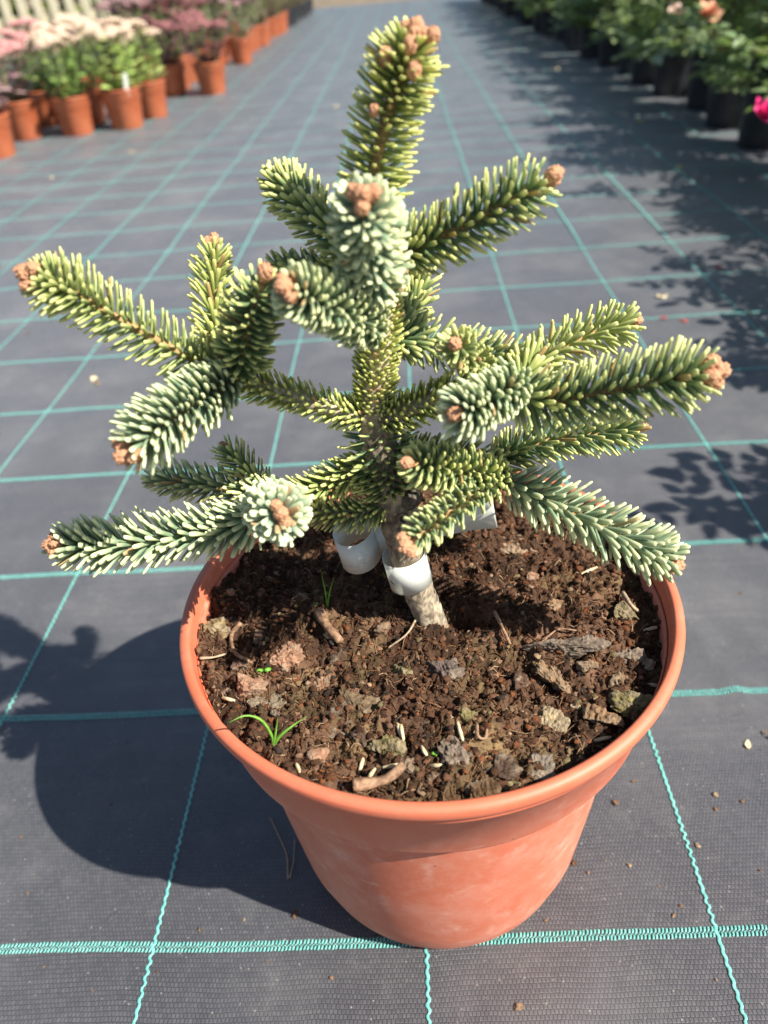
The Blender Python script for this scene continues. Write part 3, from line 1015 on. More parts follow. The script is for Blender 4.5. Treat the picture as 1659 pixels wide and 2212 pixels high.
# --- right lower branches
shoot([(840, 1000, .004), (910, 985, .002), (1000, 985, -.004), (1090, 1035, -.010)], 2.4, .0120, .0018, ang=60, gl=.06, ye=.25, r0=.0042, r1=.0030, upb=.12, buds=0, old=True)
shoot([(1085, 1035, -.010), (1180, 1080, -.016), (1290, 1135, -.024), (1380, 1180, -.030), (1440, 1208, -.034)], 1.8, .0190, .0023, ang=60, gl=.78, ye=.45, upb=.15, buds=5, bsize=.0044)
shoot([(1095, 1030, -.012), (1040, 1060, -.030), (960, 1115, -.056), (888, 1170, -.078)], 1.35, .0128, .0019, ang=56, gl=.40, ye=.3, upb=.20, buds=3, bsize=.0038)
shoot([(1090, 1035, -.010), (1040, 1025, -.022), (960, 1012, -.038), (892, 1002, -.052)], 2.0, .0150, .0021, ang=60, gl=.22, ye=.2, upb=.15, buds=1, bsize=.0036)


def needle_geo(sel):
    n = len(sel)
    p = np.array([ALL[k][0] for k in sel])
    d = np.array([ALL[k][1] for k in sel])
    b = np.array([ALL[k][2] for k in sel])
    u = np.array([ALL[k][3] for k in sel])
    L = np.array([ALL[k][4] for k in sel])
    w = np.array([ALL[k][5] for k in sel])
    th = np.array([ALL[k][6] for k in sel])
    c = np.array([ALL[k][7] for k in sel])
    s = np.cross(d, u)
    ctr = p[:, None] + L[:, None, None] * (RT[None, :, None] * d[:, None] + (RT ** 2)[None, :, None] * b[:, None])
    V = ctr[:, :, None, :] + (w[:, None, None] * RW[None, :, None] * .5)[..., None] * (CXs[None, None, :, None] * s[:, None, None, :] + (th[:, None, None, None] * CYs[None, None, :, None]) * u[:, None, None, :])
    V = V.reshape(n, -1, 3)
    C = np.zeros((n, NRG * NSD, 4))
    C[..., 0] = np.repeat(RT, NSD)[None]
    C[..., 1:] = c[:, None, :]
    return V, C


cam_p = np.array([0, 0, CH])
score = []
for k, (p, d, b, u, L, w, th, c, si) in enumerate(ALL):
    mid = p + d * L * .6
    v = mid - cam_p
    dist = np.linalg.norm(v)
    v = v / dist
    score.append(L * w / dist ** 2 * math.sqrt(max(0, 1 - (v @ d) ** 2)) * (1 if d @ v < .15 else .3))
order = np.argsort(score)[::-1]
big = sorted(order[:300])
rest = sorted(order[300:])
V, C = needle_geo(big)
for q, k in enumerate(big):
    o = link('needle', mesh_from('needle', V[q] - FL, [NQ], C[q]), M['needle'], shoots[ALL[k][8]])
V, C = needle_geo(rest)
F = (NQ[None] + (np.arange(len(rest)) * NRG * NSD)[:, None, None]).reshape(-1, 4)
o = link('needles', mesh_from('needles', V.reshape(-1, 3) - FL, [F], C.reshape(-1, 4)), M['needle'], fir)
o['kind'] = 'stuff'
print('needles', len(ALL))
#@@MORE@@
# ------------------------------------------------------------------ the label looped round the trunk
def strip(plan, z0, z1, nz=5, th=.0004, tilt=None):
    """ribbon standing on edge along a plan-view path"""
    P = catmull(np.array(plan, float), 90)
    T = np.gradient(P, axis=0)
    T /= np.linalg.norm(T, axis=1)[:, None]
    Nn = np.stack([T[:, 1], -T[:, 0]], 1)
    return P, Nn


tb = np.array(at(880, 1226, AX))                 # where the band grips the trunk
ta = np.array(at(872, 1170, AX + .001)) - np.array(at(905, 1290, AX))
ta /= np.linalg.norm(ta)                         # trunk direction here
ex = np.array([1, 0, 0]) - ta[0] * ta
ex /= np.linalg.norm(ex)
ey = np.cross(ta, ex)
plan = []
for a in np.linspace(2.2, 2.2 + 2 * math.pi * .92, 26):          # once round the stem
    plan.append((.0118 * math.cos(a), .0118 * math.sin(a), 0))
lo = []
for a in np.linspace(-.15, -2 * math.pi + .55, 26):              # then a wide free loop to the left
    lo.append((-.0262 + .0116 * math.cos(a), .0170 + .0162 * math.sin(a), .0105))
tail = [(.004, .0150, .012), (.020, .0165, .014), (.036, .0150, .016), (.052, .0130, .016)]
HW = .0098


def ribbon(pl, n, hw, z_extra=0.):
    P = catmull(np.array(pl, float), n)
    T = np.gradient(P[:, :2], axis=0)
    T /= np.linalg.norm(T, axis=1)[:, None]
    Nn = np.stack([T[:, 1], -T[:, 0]], 1) * .00015
    rows = []
    for s, zz in ((1, -hw), (1, hw), (-1, hw), (-1, -hw)):
        rows.append(np.concatenate([P[:, :2] + s * Nn, (P[:, 2] + zz + z_extra)[:, None]], 1))
    L = np.concatenate(rows)
    V = tb + L[:, :1] * ex + L[:, 1:2] * ey + L[:, 2:3] * ta
    k = np.arange(n - 1)
    Fq = [np.stack([r * n + k, r * n + k + 1, ((r + 1) % 4) * n + k + 1, ((r + 1) % 4) * n + k], 1) for r in range(4)]
    ends = np.array([[0, n, 2 * n, 3 * n], [n - 1, 4 * n - 1, 3 * n - 1, 2 * n - 1]])
    return V, [np.vstack(Fq), ends]


label = empty('plant_label', tb)
tag(label, 'white plastic strip label looped round the fir trunk above the soil', 'plant label')
link('trunk_band', mesh_from('trunk_band', *[x if q else x - tb for q, x in enumerate(ribbon(plan, 110, HW))]), M['tag'], label)
loopo = link('free_loop', mesh_from('free_loop', *[x if q else x - tb for q, x in enumerate(ribbon(lo, 110, HW))]), M['tag'], label)
link('tail', mesh_from('tail', *[x if q else x - tb for q, x in enumerate(ribbon([lo[0], (-.008, .0150, .011)] + tail, 70, HW))]), M['tag'], label)
M['print'] = simple('faint_grey_print', (.50, .53, .52), (.58, .60, .58), 500., .5)
M['ink'] = simple('dark_print', (.03, .05, .03), (.05, .07, .04), 500., .5)


def text_mesh(s, size):
    cu = bpy.data.curves.new('lettering', 'FONT')
    cu.body = s
    cu.size = size
    cu.resolution_u = 2
    ob = bpy.data.objects.new('lettering', cu)
    sc.collection.objects.link(ob)
    dg = bpy.context.evaluated_depsgraph_get()
    me = bpy.data.meshes.new_from_object(ob.evaluated_get(dg))
    bpy.data.objects.remove(ob)
    return me


# the print shows through the loop mirrored
me = text_mesh('Twoje', .0040)
co = np.zeros(len(me.vertices) * 3)
me.vertices.foreach_get('co', co)
co = co.reshape(-1, 3)
w = co[:, 0].max()


def on_loop(u, v):
    """u = arc length from the loop's middle front, v height -> world on the loop's near face"""
    a = -1.72 + u / .0114
    x = -.0262 + .0120 * np.cos(a)
    y = .0170 + .0167 * np.sin(a)
    return tb + x[:, None] * ex + y[:, None] * ey + (v + .0105)[:, None] * ta


W = on_loop(.0045 - co[:, 0], co[:, 1] - .0052) - tb
me.vertices.foreach_set('co', W.astype(np.float32).ravel())
me.update()
link('lettering', me, M['print'], loopo)
sq = []
for k in range(26):                              # the looping flower emblem beside it
    a = k / 25 * 9.5
    sq.append((.0060 + .0016 * math.sin(a * 1.1) + .0004 * k / 25, -.0085 + .0125 * k / 25 + .0008 * math.cos(a * 2)))
sq = np.array(sq)
Pq = on_loop(sq[:, 0], sq[:, 1]) - tb
link('emblem', mesh_from('emblem', *tube(Pq, .00014, 4)), M['print'], loopo)
v, f = tube(np.array([tb + x * ex + y * ey + z * ta - tb for x, y, z in ((-.0098, -.0070, -.0010), (-.0089, -.0080, -.0022), (-.0079, -.0091, -.0028))]), [.0002, .0004, .0001], 5)
link('print_mark', mesh_from('print_mark', v, f), M['ink'], label)

# ------------------------------------------------------------------ seedlings, twigs, fallen needles
M['grass'] = simple('grass_blade', (.10, .26, .025), (.17, .36, .05), 200., .45)
M['twig'] = simple('brown_twig', (.13, .070, .038), (.30, .18, .105), 350., .7, .6, .0008)
M['straw'] = simple('pale_dead_needle', (.42, .31, .17), (.62, .53, .34), 500., .6)
M['fibre'] = simple('dry_brown_needle', (.26, .18, .11), (.40, .31, .21), 500., .7)


def soilpt(px, py, dz=0.):
    p = atz(px, py, .2235)
    for _ in range(3):
        p = atz(px, py, float(soil_h(p.x, p.y)) + dz)
    return p


def blade(P, w):
    P = catmull(np.array(P), 14)
    t = np.linspace(0, 1, 14)
    V, F = tube(P, np.maximum(w * (1 - t ** 2.2), .00008), 6)
    return V, F


def sprout(name, base, tips, lab, cat='seedling', w=.0007):
    b = soilpt(*base, -.001)
    root = empty(name, b)
    tag(root, lab, cat)
    for pth in tips:
        P = [np.zeros(3)] + [np.array(at(x, y, b.y + d)) - np.array(b) for x, y, d in pth]
        link('blade', mesh_from('blade', *blade(P, w)), M['grass'], root)
    return root


sprout('grass_seedling', (707, 1312), [[(703, 1280, 0), (692, 1228, .001)], [(712, 1280, -.001), (722, 1246, -.001)], [(695, 1308, 0), (676, 1300, .0)]],
       'two bladed upright grass seedling beside the grey stick on the soil', w=.0006)
sprout('grass_seedling', (590, 1612), [[(587, 1590, 0), (565, 1556, -.002), (530, 1546, -.004), (492, 1562, -.008)], [(595, 1585, 0), (600, 1550, 0)], [(605, 1590, 0), (632, 1568, .002), (662, 1548, .004)]],
       'forked grass seedling with one blade arching over the left rim of the pot', w=.0008)
sprout('grass_seedling', (832, 1252), [[(836, 1245, 0), (842, 1232, 0)], [(830, 1246, 0), (828, 1236, 0)]], 'tiny green shoot at the foot of the white trunk band', w=.0012)


def leafpad(P, r, n=10):
    a = np.linspace(0, 2 * math.pi, n, endpoint=False)
    V = np.vstack([np.array(P) + np.stack([r[0] * np.cos(a), r[1] * np.sin(a), 0 * a], 1), [np.array(P) + [0, 0, .0005]], [np.array(P) - [0, 0, .0004]]])
    k = np.arange(n)
    F = np.vstack([np.stack([k, (k + 1) % n, np.full(n, n)], 1), np.stack([(k + 1) % n, k, np.full(n, n + 1)], 1)])
    return V, [F]


for (px, py, lab, ds) in [(570, 1457, 'round two leaved bright green seedling near the pinkish bark lump', [(-.0022, 0), (.0022, .0006)]),
                          (943, 1640, 'tiny two leaved green sprout beside the grey frosted bark lump', [(-.0012, .001), (.0014, .0012)])]:
    b = soilpt(px, py)
    root = empty('seedling', b)
    tag(root, lab, 'seedling')
    v, f = tube(np.array([(0, 0, -.002), (0, 0, .002), (0, 0, .0035)]), .0004, 5)
    link('stem', mesh_from('stem', v, f), M['grass'], root)
    for x, y in ds:
        link('leaf', mesh_from('leaf', *leafpad((x, y, .0034), (.0024, .0019) if px < 600 else (.0016, .0012))), M['grass'], root)


def stick(name, path, rad, mat, lab, cat, group=None, lift=.0012, ground_=False, sides=8, taper=False):
    P = []
    for px, py, dz in path:
        p = atz(px, py, float(gz(*(atz(px, py, 0).xy))) + rad + dz) if ground_ else soilpt(px, py, lift + dz)
        P.append(np.array(p))
    P = np.array(P)
    o0 = P[0].copy()
    Q = catmull(P, 16)
    t = np.linspace(0, 1, 16)
    v, f = tube(Q - o0, rad * (.3 + .7 * np.sin(np.pi * (.12 + .8 * t)) ** .6) if taper else rad * (1 - .35 * t) * (1 + .12 * np.sin(t * 9)), sides)
    o = link(name, mesh_from(name, v, f), mat, None, o0)
    tag(o, lab, cat, group)
    return o


stick('twig', [(762, 1697, .002), (800, 1692, .003), (840, 1680, .004), (872, 1652, .003)], .0030, M['twig'], 'thick curved brown twig lying on soil and front rim', 'twig', lift=.003)
stick('twig', [(690, 1322, .004), (705, 1350, .004), (735, 1385, .002)], .0034, M['chip'] if False else M['twig'], 'rough grey brown stick leaning by the two bladed seedling', 'twig', lift=.002)
stick('twig', [(1068, 1322, .004), (1085, 1355, .003), (1102, 1392, .0)], .0012, M['twig'], 'thin brown twig standing in the soil right of the trunk', 'twig')
stick('twig', [(905, 1325, .003), (880, 1368, .003), (838, 1400, .001)], .0007, M['fibre'], 'thin bent stalk curving away from the trunk foot', 'twig')
stick('twig', [(1165, 1392, .002), (1205, 1360, .002), (1245, 1362, .001)], .0006, M['twig'], 'fine dark twig above the grey bark ridge', 'twig')
stick('root', [(520, 1345, .003), (500, 1372, .004), (508, 1410, .004), (545, 1432, .001)], .0014, M['twig'], 'curled reddish brown root scale near the left wall', 'root')
stick('root', [(432, 1422, .001), (460, 1420, .002), (490, 1412, .001)], .0008, M['fibre'], 'short pale root lying at the left wall of the pot', 'root')
stick('root', [(1030, 1565, .001), (1032, 1590, .002), (1048, 1595, .001), (1052, 1575, .001)], .0009, M['twig'], 'hooked orange brown root near the middle front of the soil', 'root')
stick('twig', [(1345, 1280, .002), (1362, 1305, .003), (1380, 1322, .001)], .0013, M['fibre'], 'pale straw stalk on the soil under the drooping right shoot', 'twig')
for k, (a, b, lab) in enumerate([((855, 1548), (866, 1590), 'pale cream fallen needle beside the square mossy chip'), ((863, 1552), (872, 1600), 'pale fallen needle doubled against the square mossy chip'),
                ((950, 1538), (985, 1556), 'cream fallen needle lying across toward a second one'), ((988, 1560), (1000, 1600), 'long pale fallen needle below the cream one'),
                ((786, 1632), (775, 1672), 'green tinted fallen needle left of the thick twig'), ((810, 1660), (795, 1682), 'pinkish fallen needle just behind the thick twig'),
                ((640, 1650), (648, 1668), 'short cream fallen needle at the front left rim'), ((826, 1658), (885, 1648), 'white fallen needle lying along the thick twig'),
                ((910, 1612), (922, 1632), 'cream fallen needle next to the tiny sprout'), ((925, 1655), (960, 1652), 'short straw fallen needle under the tiny sprout'),
                ((1390, 1362), (1428, 1352), 'cream fallen needle against the right wall'), ((1255, 1240), (1290, 1225), 'tan curled husk on the soil below the right shoot'),
                ((480, 1507), (508, 1514), 'white root tip by the front left rim'), ((1283, 1600), (1320, 1592), 'white pebble like root bit at the right front rim'),
                ((1400, 1478), (1425, 1482), 'pale straw bit touching the right wall'), ((720, 1392), (700, 1370), 'tan bark sliver beside the rough stick')]):
    stick('fallen_needle', [(a[0], a[1], 0), ((a[0] + b[0]) / 2, (a[1] + b[1]) / 2, .0008), (b[0], b[1], 0)], .0010, M['straw'], lab, 'fallen needle', 'fallen needles on the soil', taper=True, lift=.0008)

# litter on the cloth
stick('pine_needle', [(622, 1898, 0), (620, 1850, 0), (605, 1812, 0), (585, 1768, 0)], .0006, M['fibre'], 'long dry brown pine needle curving in the shadow of the pot', 'pine needle', 'dry needle pair on the cloth', ground_=True)
stick('pine_needle', [(626, 1896, 0), (634, 1860, 0), (637, 1812, 0)], .0006, M['fibre'], 'short dry brown pine needle beside the base of the pot', 'pine needle', 'dry needle pair on the cloth', ground_=True)
lit = [(636, 1978, .0030), (430, 2008, .0016), (527, 1985, .0012), (578, 2075, .0013), (718, 2112, .0022), (1122, 2180, .0030), (1545, 1722, .0022), (1602, 1735, .0018), (1330, 1738, .0030), (1545, 1752, .0022),
       (1240, 1868, .0028), (1358, 1872, .0016), (1270, 1888, .0012), (1423, 1918, .0014), (1308, 1860, .0010), (1662, 1600, .0018), (1370, 1690, .0020), (1505, 1830, .0022), (1455, 1980, .0018), (1470, 1960, .0010),
       (1640, 1885, .0012), (1180, 1990, .0012), (1400, 2120, .0010), (1545, 2120, .0010), (240, 1740, .0012), (98, 1690, .0012), (275, 1605, .0014), (60, 1930, .0012), (340, 2100, .0012), (95, 2090, .0010), (200, 2140, .0011),
       (380, 1650, .0010), (45, 1810, .0012), (130, 1150, .0040), (245, 1170, .0016), (60, 720, .004), (210, 830, .005), (310, 700, .003), (1540, 1120, .002), (1600, 1280, .002), (1650, 1590, .0022)]
for k, (px, py, s) in enumerate(lit):
    p = atz(px, py, 0.)
    o = link('soil_crumb', chip_mesh(k + 300, s, s * random.uniform(.5, .9), s * .55, random.choice([(.12, .065, .035), (.2, .12, .07), (.16, .09, .05), (.3, .22, .14)]), 1), M['chip'], None,
             (p.x, p.y, float(gz(p.x, p.y)) + s * .35), (0, 0, random.random() * 6))
    where = 'right of' if p.x > PX + .06 else ('left of' if p.x < PX - .06 else 'in front of')
    size = 'larger' if s > .0019 else 'tiny'
    tag(o, f'{size} crumb of brown soil dropped on the grey cloth {where} the large pot', 'soil crumb', 'soil crumbs scattered on the cloth')
M['drybit'] = simple('dry_pale_leaf', (.52, .42, .25), (.66, .56, .36), 90., .7)
M['yellowleaf'] = simple('yellow_leaf', (.55, .50, .10), (.60, .55, .18), 90., .6)
M['redpetal'] = simple('red_petal', (.32, .06, .05), (.42, .10, .08), 90., .6)
for (px, py, s, mt, lab) in [(1615, 1612, .0042, 'drybit', 'short straw chip lying on the cloth right of the pot'), (1433, 690, .007, 'redpetal', 'dull red petal lying left of another petal on the cloth'), (1478, 697, .007, 'redpetal', 'dull red petal lying right of another petal on the cloth'),
                             (1467, 362, .013, 'yellowleaf', 'yellow fallen leaf on the cloth near the rose shadows'), (1430, 645, .011, 'drybit', 'pale withered blossom bit on a cross stripe'), (205, 820, .010, 'drybit', 'tan dry leaf lying on the cloth below the long left shoot'),
                             (1135, 115, .03, 'drybit', 'pale leaf litter patch on the cloth before the far rose pots'), (1175, 130, .03, 'drybit', 'pale leaf litter bit beside a rose pot shadow'), (1100, 105, .03, 'drybit', 'pale leaf litter bit lying out toward the path'), (1200, 150, .02, 'drybit', 'small pale litter bit close to the black pots'), (1380, 265, .018, 'yellowleaf', 'olive dead leaf in the rose shadow'), (725, 232, .02, 'drybit', 'pale bit of litter lying on the middle of the path'), (285, 330, .014, 'drybit', 'pale crumpled bit on the path before the sedum pots'), (110, 385, .012, 'drybit', 'pale litter bit near the left edge of the path'), (1555, 578, .009, 'redpetal', 'orange brown leaf scrap in the rose shadow')]:
    p = atz(px, py, 0.)
    g1 = np.linspace(-1, 1, 6)
    A, B_ = np.meshgrid(g1, g1, indexing='ij')
    wv = np.sqrt(np.clip(1 - A ** 2, 0.02, 1))
    V = np.stack([A * s, B_ * s * .55 * wv, s * (.10 + .22 * (A ** 2) + .18 * B_ ** 2 * np.sin(A * 4 + px))], -1).reshape(-1, 3)
    k5 = np.array([[i * 6 + j, (i + 1) * 6 + j, (i + 1) * 6 + j + 1, i * 6 + j + 1] for i in range(5) for j in range(5)])
    o = link('fallen_leaf', mesh_from('fallen_leaf', V, [k5]), M[mt], None, (p.x, p.y, float(gz(p.x, p.y)) + .001), (0, 0, random.random() * 6))
    tag(o, lab, 'fallen leaf')


# ------------------------------------------------------------------ nursery stock beside the path
def leaf_unit(wid, fold=.12, curl=.15, obov=.6, nl=6):
    """unit leaf along +x, up +z"""
    t = np.linspace(0, 1, nl)
    w = wid * np.clip(np.sin(np.pi * t ** obov), .03, 1)
    V = []
    for k in range(nl):
        z = -curl * t[k] ** 2 + .04
        for s in (-1, 0, 1):
            V.append((t[k], s * w[k] * .5, z + fold * abs(s) * w[k]))
    F = [[k * 3 + s, (k + 1) * 3 + s, (k + 1) * 3 + s + 1, k * 3 + s + 1] for k in range(nl - 1) for s in (0, 1)]
    return np.array(V), np.array(F)


def basis(d, up=(0, 0, 1)):
    d = np.array(d, float)
    d /= np.linalg.norm(d)
    s = np.cross(up, d)
    if np.linalg.norm(s) < 1e-4:
        s = np.array([0, 1., 0])
    s /= np.linalg.norm(s)
    return np.stack([d, s, np.cross(d, s)], 1)


SED = leaf_unit(.52, .10, .22, 1.25)
ROS = leaf_unit(.60, .10, .20, .75)


def rose_leaf():
    parts = []
    for p, a, s in ((0, 0, 1.0), (-.42, 62, .85), (-.42, -62, .85), (-.95, 68, .72), (-.95, -68, .72)):
        V, F = ROS
        Rz = np.array([[math.cos(R(a)), -math.sin(R(a)), 0], [math.sin(R(a)), math.cos(R(a)), 0], [0, 0, 1]])
        parts.append(((V * s) @ Rz.T + [p + 1.35, 0, 0], [F]))
    parts.append((np.array([[0, -.02, 0], [1.4, -.015, 0], [1.4, .015, 0], [0, .02, 0]]), [np.array([[0, 1, 2, 3]])]))
    V, F, _ = join(parts)
    return V / 2.3, F[0]


ROSE = rose_leaf()
i0 = icosphere(0)


def flower_head_geo(seed, r):
    """flat domed cluster of tiny star flowers"""
    g = np.random.default_rng(seed)
    parts = []
    n = 85
    for k in range(n):
        q = math.sqrt((k + .5) / n)
        a = k * 2.39996
        rr = r * q * (1 + g.normal(0, .08))
        z = r * .42 * (1 - q ** 2) + g.normal(0, r * .05)
        s = r * .13 * g.uniform(.7, 1.2)
        V = i0[0] * s * (1 + .4 * (g.random((12, 1)) - .5)) + [rr * math.cos(a), rr * math.sin(a), z]
        parts.append((V, [i0[1]], np.tile([g.random(), g.random(), 0, 1], (12, 1))))
    for k in range(9):
        a = k * .698
        P = np.array([[0, 0, -r * .75], [r * .4 * math.cos(a), r * .4 * math.sin(a), -r * .2], [r * .8 * math.cos(a), r * .8 * math.sin(a), r * .05]])
        v, f = tube(P, r * .025, 4, False)
        parts.append((v, f, np.tile([.2, .5, 0, 1], (len(v), 1))))
    return join(parts)


M['sedum_green'] = mat_leaf('sedum_green_leaf', (.16, .28, .07), (.32, .44, .13), .45, .25)
M['sedum_lime'] = mat_leaf('sedum_lime_leaf', (.34, .48, .12), (.52, .60, .22), .45, .28)
M['sedum_mauve'] = mat_leaf('sedum_mauve_leaf', (.20, .12, .13), (.42, .29, .27), .5, .12)
M['sedum_purple'] = mat_leaf('sedum_purple_leaf', (.085, .035, .045), (.24, .13, .14), .5, .12)
M['sedum_grey'] = mat_leaf('sedum_grey_leaf', (.16, .17, .12), (.36, .34, .27), .5, .15)
M['fl_cream'] = mat_leaf('cream_pink_bloom', (.60, .42, .33), (.72, .60, .44), .8, .1)
M['fl_rose'] = mat_leaf('dusty_rose_bloom', (.46, .19, .19), (.62, .34, .32), .8, .1)
M['fl_wine'] = mat_leaf('wine_red_bloom', (.17, .055, .06), (.34, .15, .15), .8, .1)
M['fl_mauve'] = mat_leaf('mauve_bloom', (.22, .12, .125), (.40, .26, .25), .8, .1)
M['fl_pink'] = mat_leaf('bright_pink_bloom', (.52, .12, .26), (.66, .26, .40), .8, .1)
M['clay'] = simple('small_pot_plastic', (.42, .11, .045), (.50, .15, .07), 14., .45, .1, .0008)
M['greyrim'] = simple('pale_pot_soil_dust', (.30, .26, .22), (.46, .42, .36), 40., .9)
M['potsoil'] = simple('nursery_soil', (.05, .028, .016), (.12, .07, .04), 70., .95, .8, .004)
M['blackpot'] = simple('black_pot_plastic', (.022, .023, .027), (.045, .046, .052), 20., .42, .1, .001)
M['whitepot'] = simple('white_pot_plastic', (.70, .70, .68), (.80, .80, .78), 20., .4)
M['stalk'] = simple('green_stalk', (.12, .20, .05), (.22, .28, .09), 60., .6)
M['cane'] = simple('rose_cane', (.10, .12, .035), (.17, .11, .06), 60., .6)

SMALLPOT = lathe([(0, .004), (.066, .004), (.068, 0), (.072, 0), (.0745, .003), (.088, .118), (.0915, .122), (.0935, .124), (.0975, .166), (.1, .168), (.1, .172), (.0965, .173), (.094, .17), (.088, .125), (.07, .008), (0, .008)], 40)
BIGPOT = lathe([(0, .004), (.078, .004), (.080, 0), (.083, 0), (.085, .003), (.094, .200), (.0975, .203), (.1, .205), (.1025, .25), (.106, .252), (.106, .257), (.102, .258), (.099, .254), (.094, .205), (.08, .008), (0, .008)], 40)
SPM = {k: mesh_from('pot', *SMALLPOT) for k in ('clay', 'whitepot', 'blackpot')}
BPM = mesh_from('pot', *BIGPOT)


def soil_disc(r, z):
    g = np.linspace(0, 1, 7)
    a = np.linspace(0, 2 * np.pi, 22, endpoint=False)
    V = [[0, 0, z]]
    for q in g[1:]:
        for b in a:
            V.append([r * q * math.cos(b), r * q * math.sin(b), z + .008 * (vnoise(q * 5 + math.cos(b) * 3, math.sin(b) * 3 + 9, 3) - .5)])
    F4 = [[1 + i * 22 + j, 1 + (i + 1) * 22 + j, 1 + (i + 1) * 22 + (j + 1) % 22, 1 + i * 22 + (j + 1) % 22] for i in range(5) for j in range(22)]
    F3 = [[0, 1 + j, 1 + (j + 1) % 22] for j in range(22)]
    return mesh_from('soil', np.array(V), [np.array(F3), np.array(F4)])


SOIL_S, SOIL_B = soil_disc(.093, .158), soil_disc(.098, .240)
TAGV, TAGF = box(0, 0, .05, .018, .0006, .10)
TAGM = mesh_from('name_stake', TAGV, TAGF, smooth=False)


ONES = ['', 'first', 'second', 'third', 'fourth', 'fifth', 'sixth', 'seventh', 'eighth', 'ninth', 'tenth', 'eleventh', 'twelfth', 'thirteenth', 'fourteenth', 'fifteenth', 'sixteenth', 'seventeenth', 'eighteenth', 'nineteenth']


def ordinal(n):
    if n < 20:
        return ONES[n]
    return {2: 'twentieth', 3: 'thirtieth', 4: 'fortieth'}[n // 10] if n % 10 == 0 else {2: 'twenty', 3: 'thirty', 4: 'forty'}[n // 10] + '-' + ONES[n % 10]


def sedum_layout(seed, nst=9, hgt=.2, spread=.10, lsize=.05, nodes=6, big=False):
    g = np.random.default_rng(seed)
    stems, leaves, heads = [], [], []
    for s in range(nst):
        a = s * 2.39996 + g.random() * .5
        q = math.sqrt((s + .6) / nst)
        b = np.array([.055 * q * math.cos(a), .055 * q * math.sin(a), .155])
        h = hgt * g.uniform(.82, 1.1)
        tip = np.array([spread * q * math.cos(a) * g.uniform(.9, 1.25), spread * q * math.sin(a) * g.uniform(.9, 1.25), .16 + h])
        midp = (b + tip) / 2 + [.02 * math.cos(a), .02 * math.sin(a), 0]
        P = catmull([b, midp, tip], 14)
        stems.append(P)
        for k in range(nodes):
            f = (k + .6) / (nodes + .3)
            p = P[int(f * 13)]
            for side in (0, 1):
                an = a + k * 1.57 + side * math.pi + g.normal(0, .25)
                el = g.uniform(.15, .75)
                d = np.array([math.cos(an) * math.cos(el), math.sin(an) * math.cos(el), math.sin(el)])
                leaves.append((p, basis(d, (g.normal(0, .2), g.normal(0, .2), 1)), lsize * g.uniform(.75, 1.15) * (1.0 - .35 * f)))
        heads.append((P[-1], g.uniform(.75, 1.2), (g.normal(0, .22) + .4 * q * math.sin(-a), g.normal(0, .22) + .4 * q * math.cos(a), g.random() * 6)))
    return stems, leaves, heads


def joined_leaves(unit, leaves, g):
    V, F = unit
    parts = []
    for p, Bm, s in leaves:
        parts.append((V @ Bm.T * s + p, [F], np.tile([g.random(), 0, 0, 1], (len(V), 1))))
    return join(parts)


LEAFM = {}


def leaf_data(unit, key):
    if key not in LEAFM:
        V, F = unit
        LEAFM[key] = [mesh_from('leaf', V, [F], np.tile([q / 4, 0, 0, 1], (len(V), 1))) for q in range(4)]
        for me in LEAFM[key]:
            me.materials.append(M[key])
    return LEAFM[key]


HEADM = {}


def head_data(key):
    if key not in HEADM:
        HEADM[key] = []
        for q in range(3):
            V, F, C = flower_head_geo(q + 5, .042)
            me = mesh_from('flower_head', V, F, C)
            me.materials.append(M[key])
            HEADM[key].append(me)
    return HEADM[key]


def sedum_plant(x, y, seed, leafm, flm, lab, group, near=False, hgt=.2, potm='clay', scale=1.0, rz=0., nst=9, lsize=.05, stake=False, spread=.10, name='potted_sedum', proto=None):
    root = empty(name, (x, y, -.001), rz)
    root.scale = (scale * .86,) * 3
    hgt *= 1.3
    lsize *= 1.4
    tag(root, lab, 'potted plant', group)
    link('pot', SPM[potm], M[potm], root)
    link('soil', SOIL_S, M['potsoil'], root)
    stems, leaves, heads = sedum_layout(seed, nst, hgt, spread, lsize)
    g = np.random.default_rng(seed + 99)
    if near:
        for P in stems:
            link('stem', mesh_from('stem', *tube(P, .0035, 6)), M['stalk'], root)
        for p, Bm, s in leaves:
            o = link('leaf', leaf_data(SED, leafm)[g.integers(4)], None, root)
            o.matrix_basis = Matrix.Translation(p) @ Matrix(Bm.tolist()).to_4x4() @ Matrix.Scale(s, 4)
    else:
        key = ('fol', seed, leafm, hgt, nst)
        if key not in LEAFM:
            V, F, C = joined_leaves(SED, leaves, g)
            me = mesh_from('foliage', V, F, C)
            me.materials.append(M[leafm])
            sv, sf, _ = join([tube(P, .0035, 5, False) for P in stems])
            LEAFM[key] = (me, mesh_from('stems', sv, sf))
        o = link('foliage', LEAFM[key][0], None, root)
        o['kind'] = 'stuff'
        o = link('stems', LEAFM[key][1], M['stalk'], root)
    for p, s, r in heads:
        link('flower_head', head_data(flm)[g.integers(3)], None, root, p, r, s)
    if stake:
        link('name_stake', TAGM, M['tag'], root, (.055, -.075, .14), (.1, .1, .5))
    return root


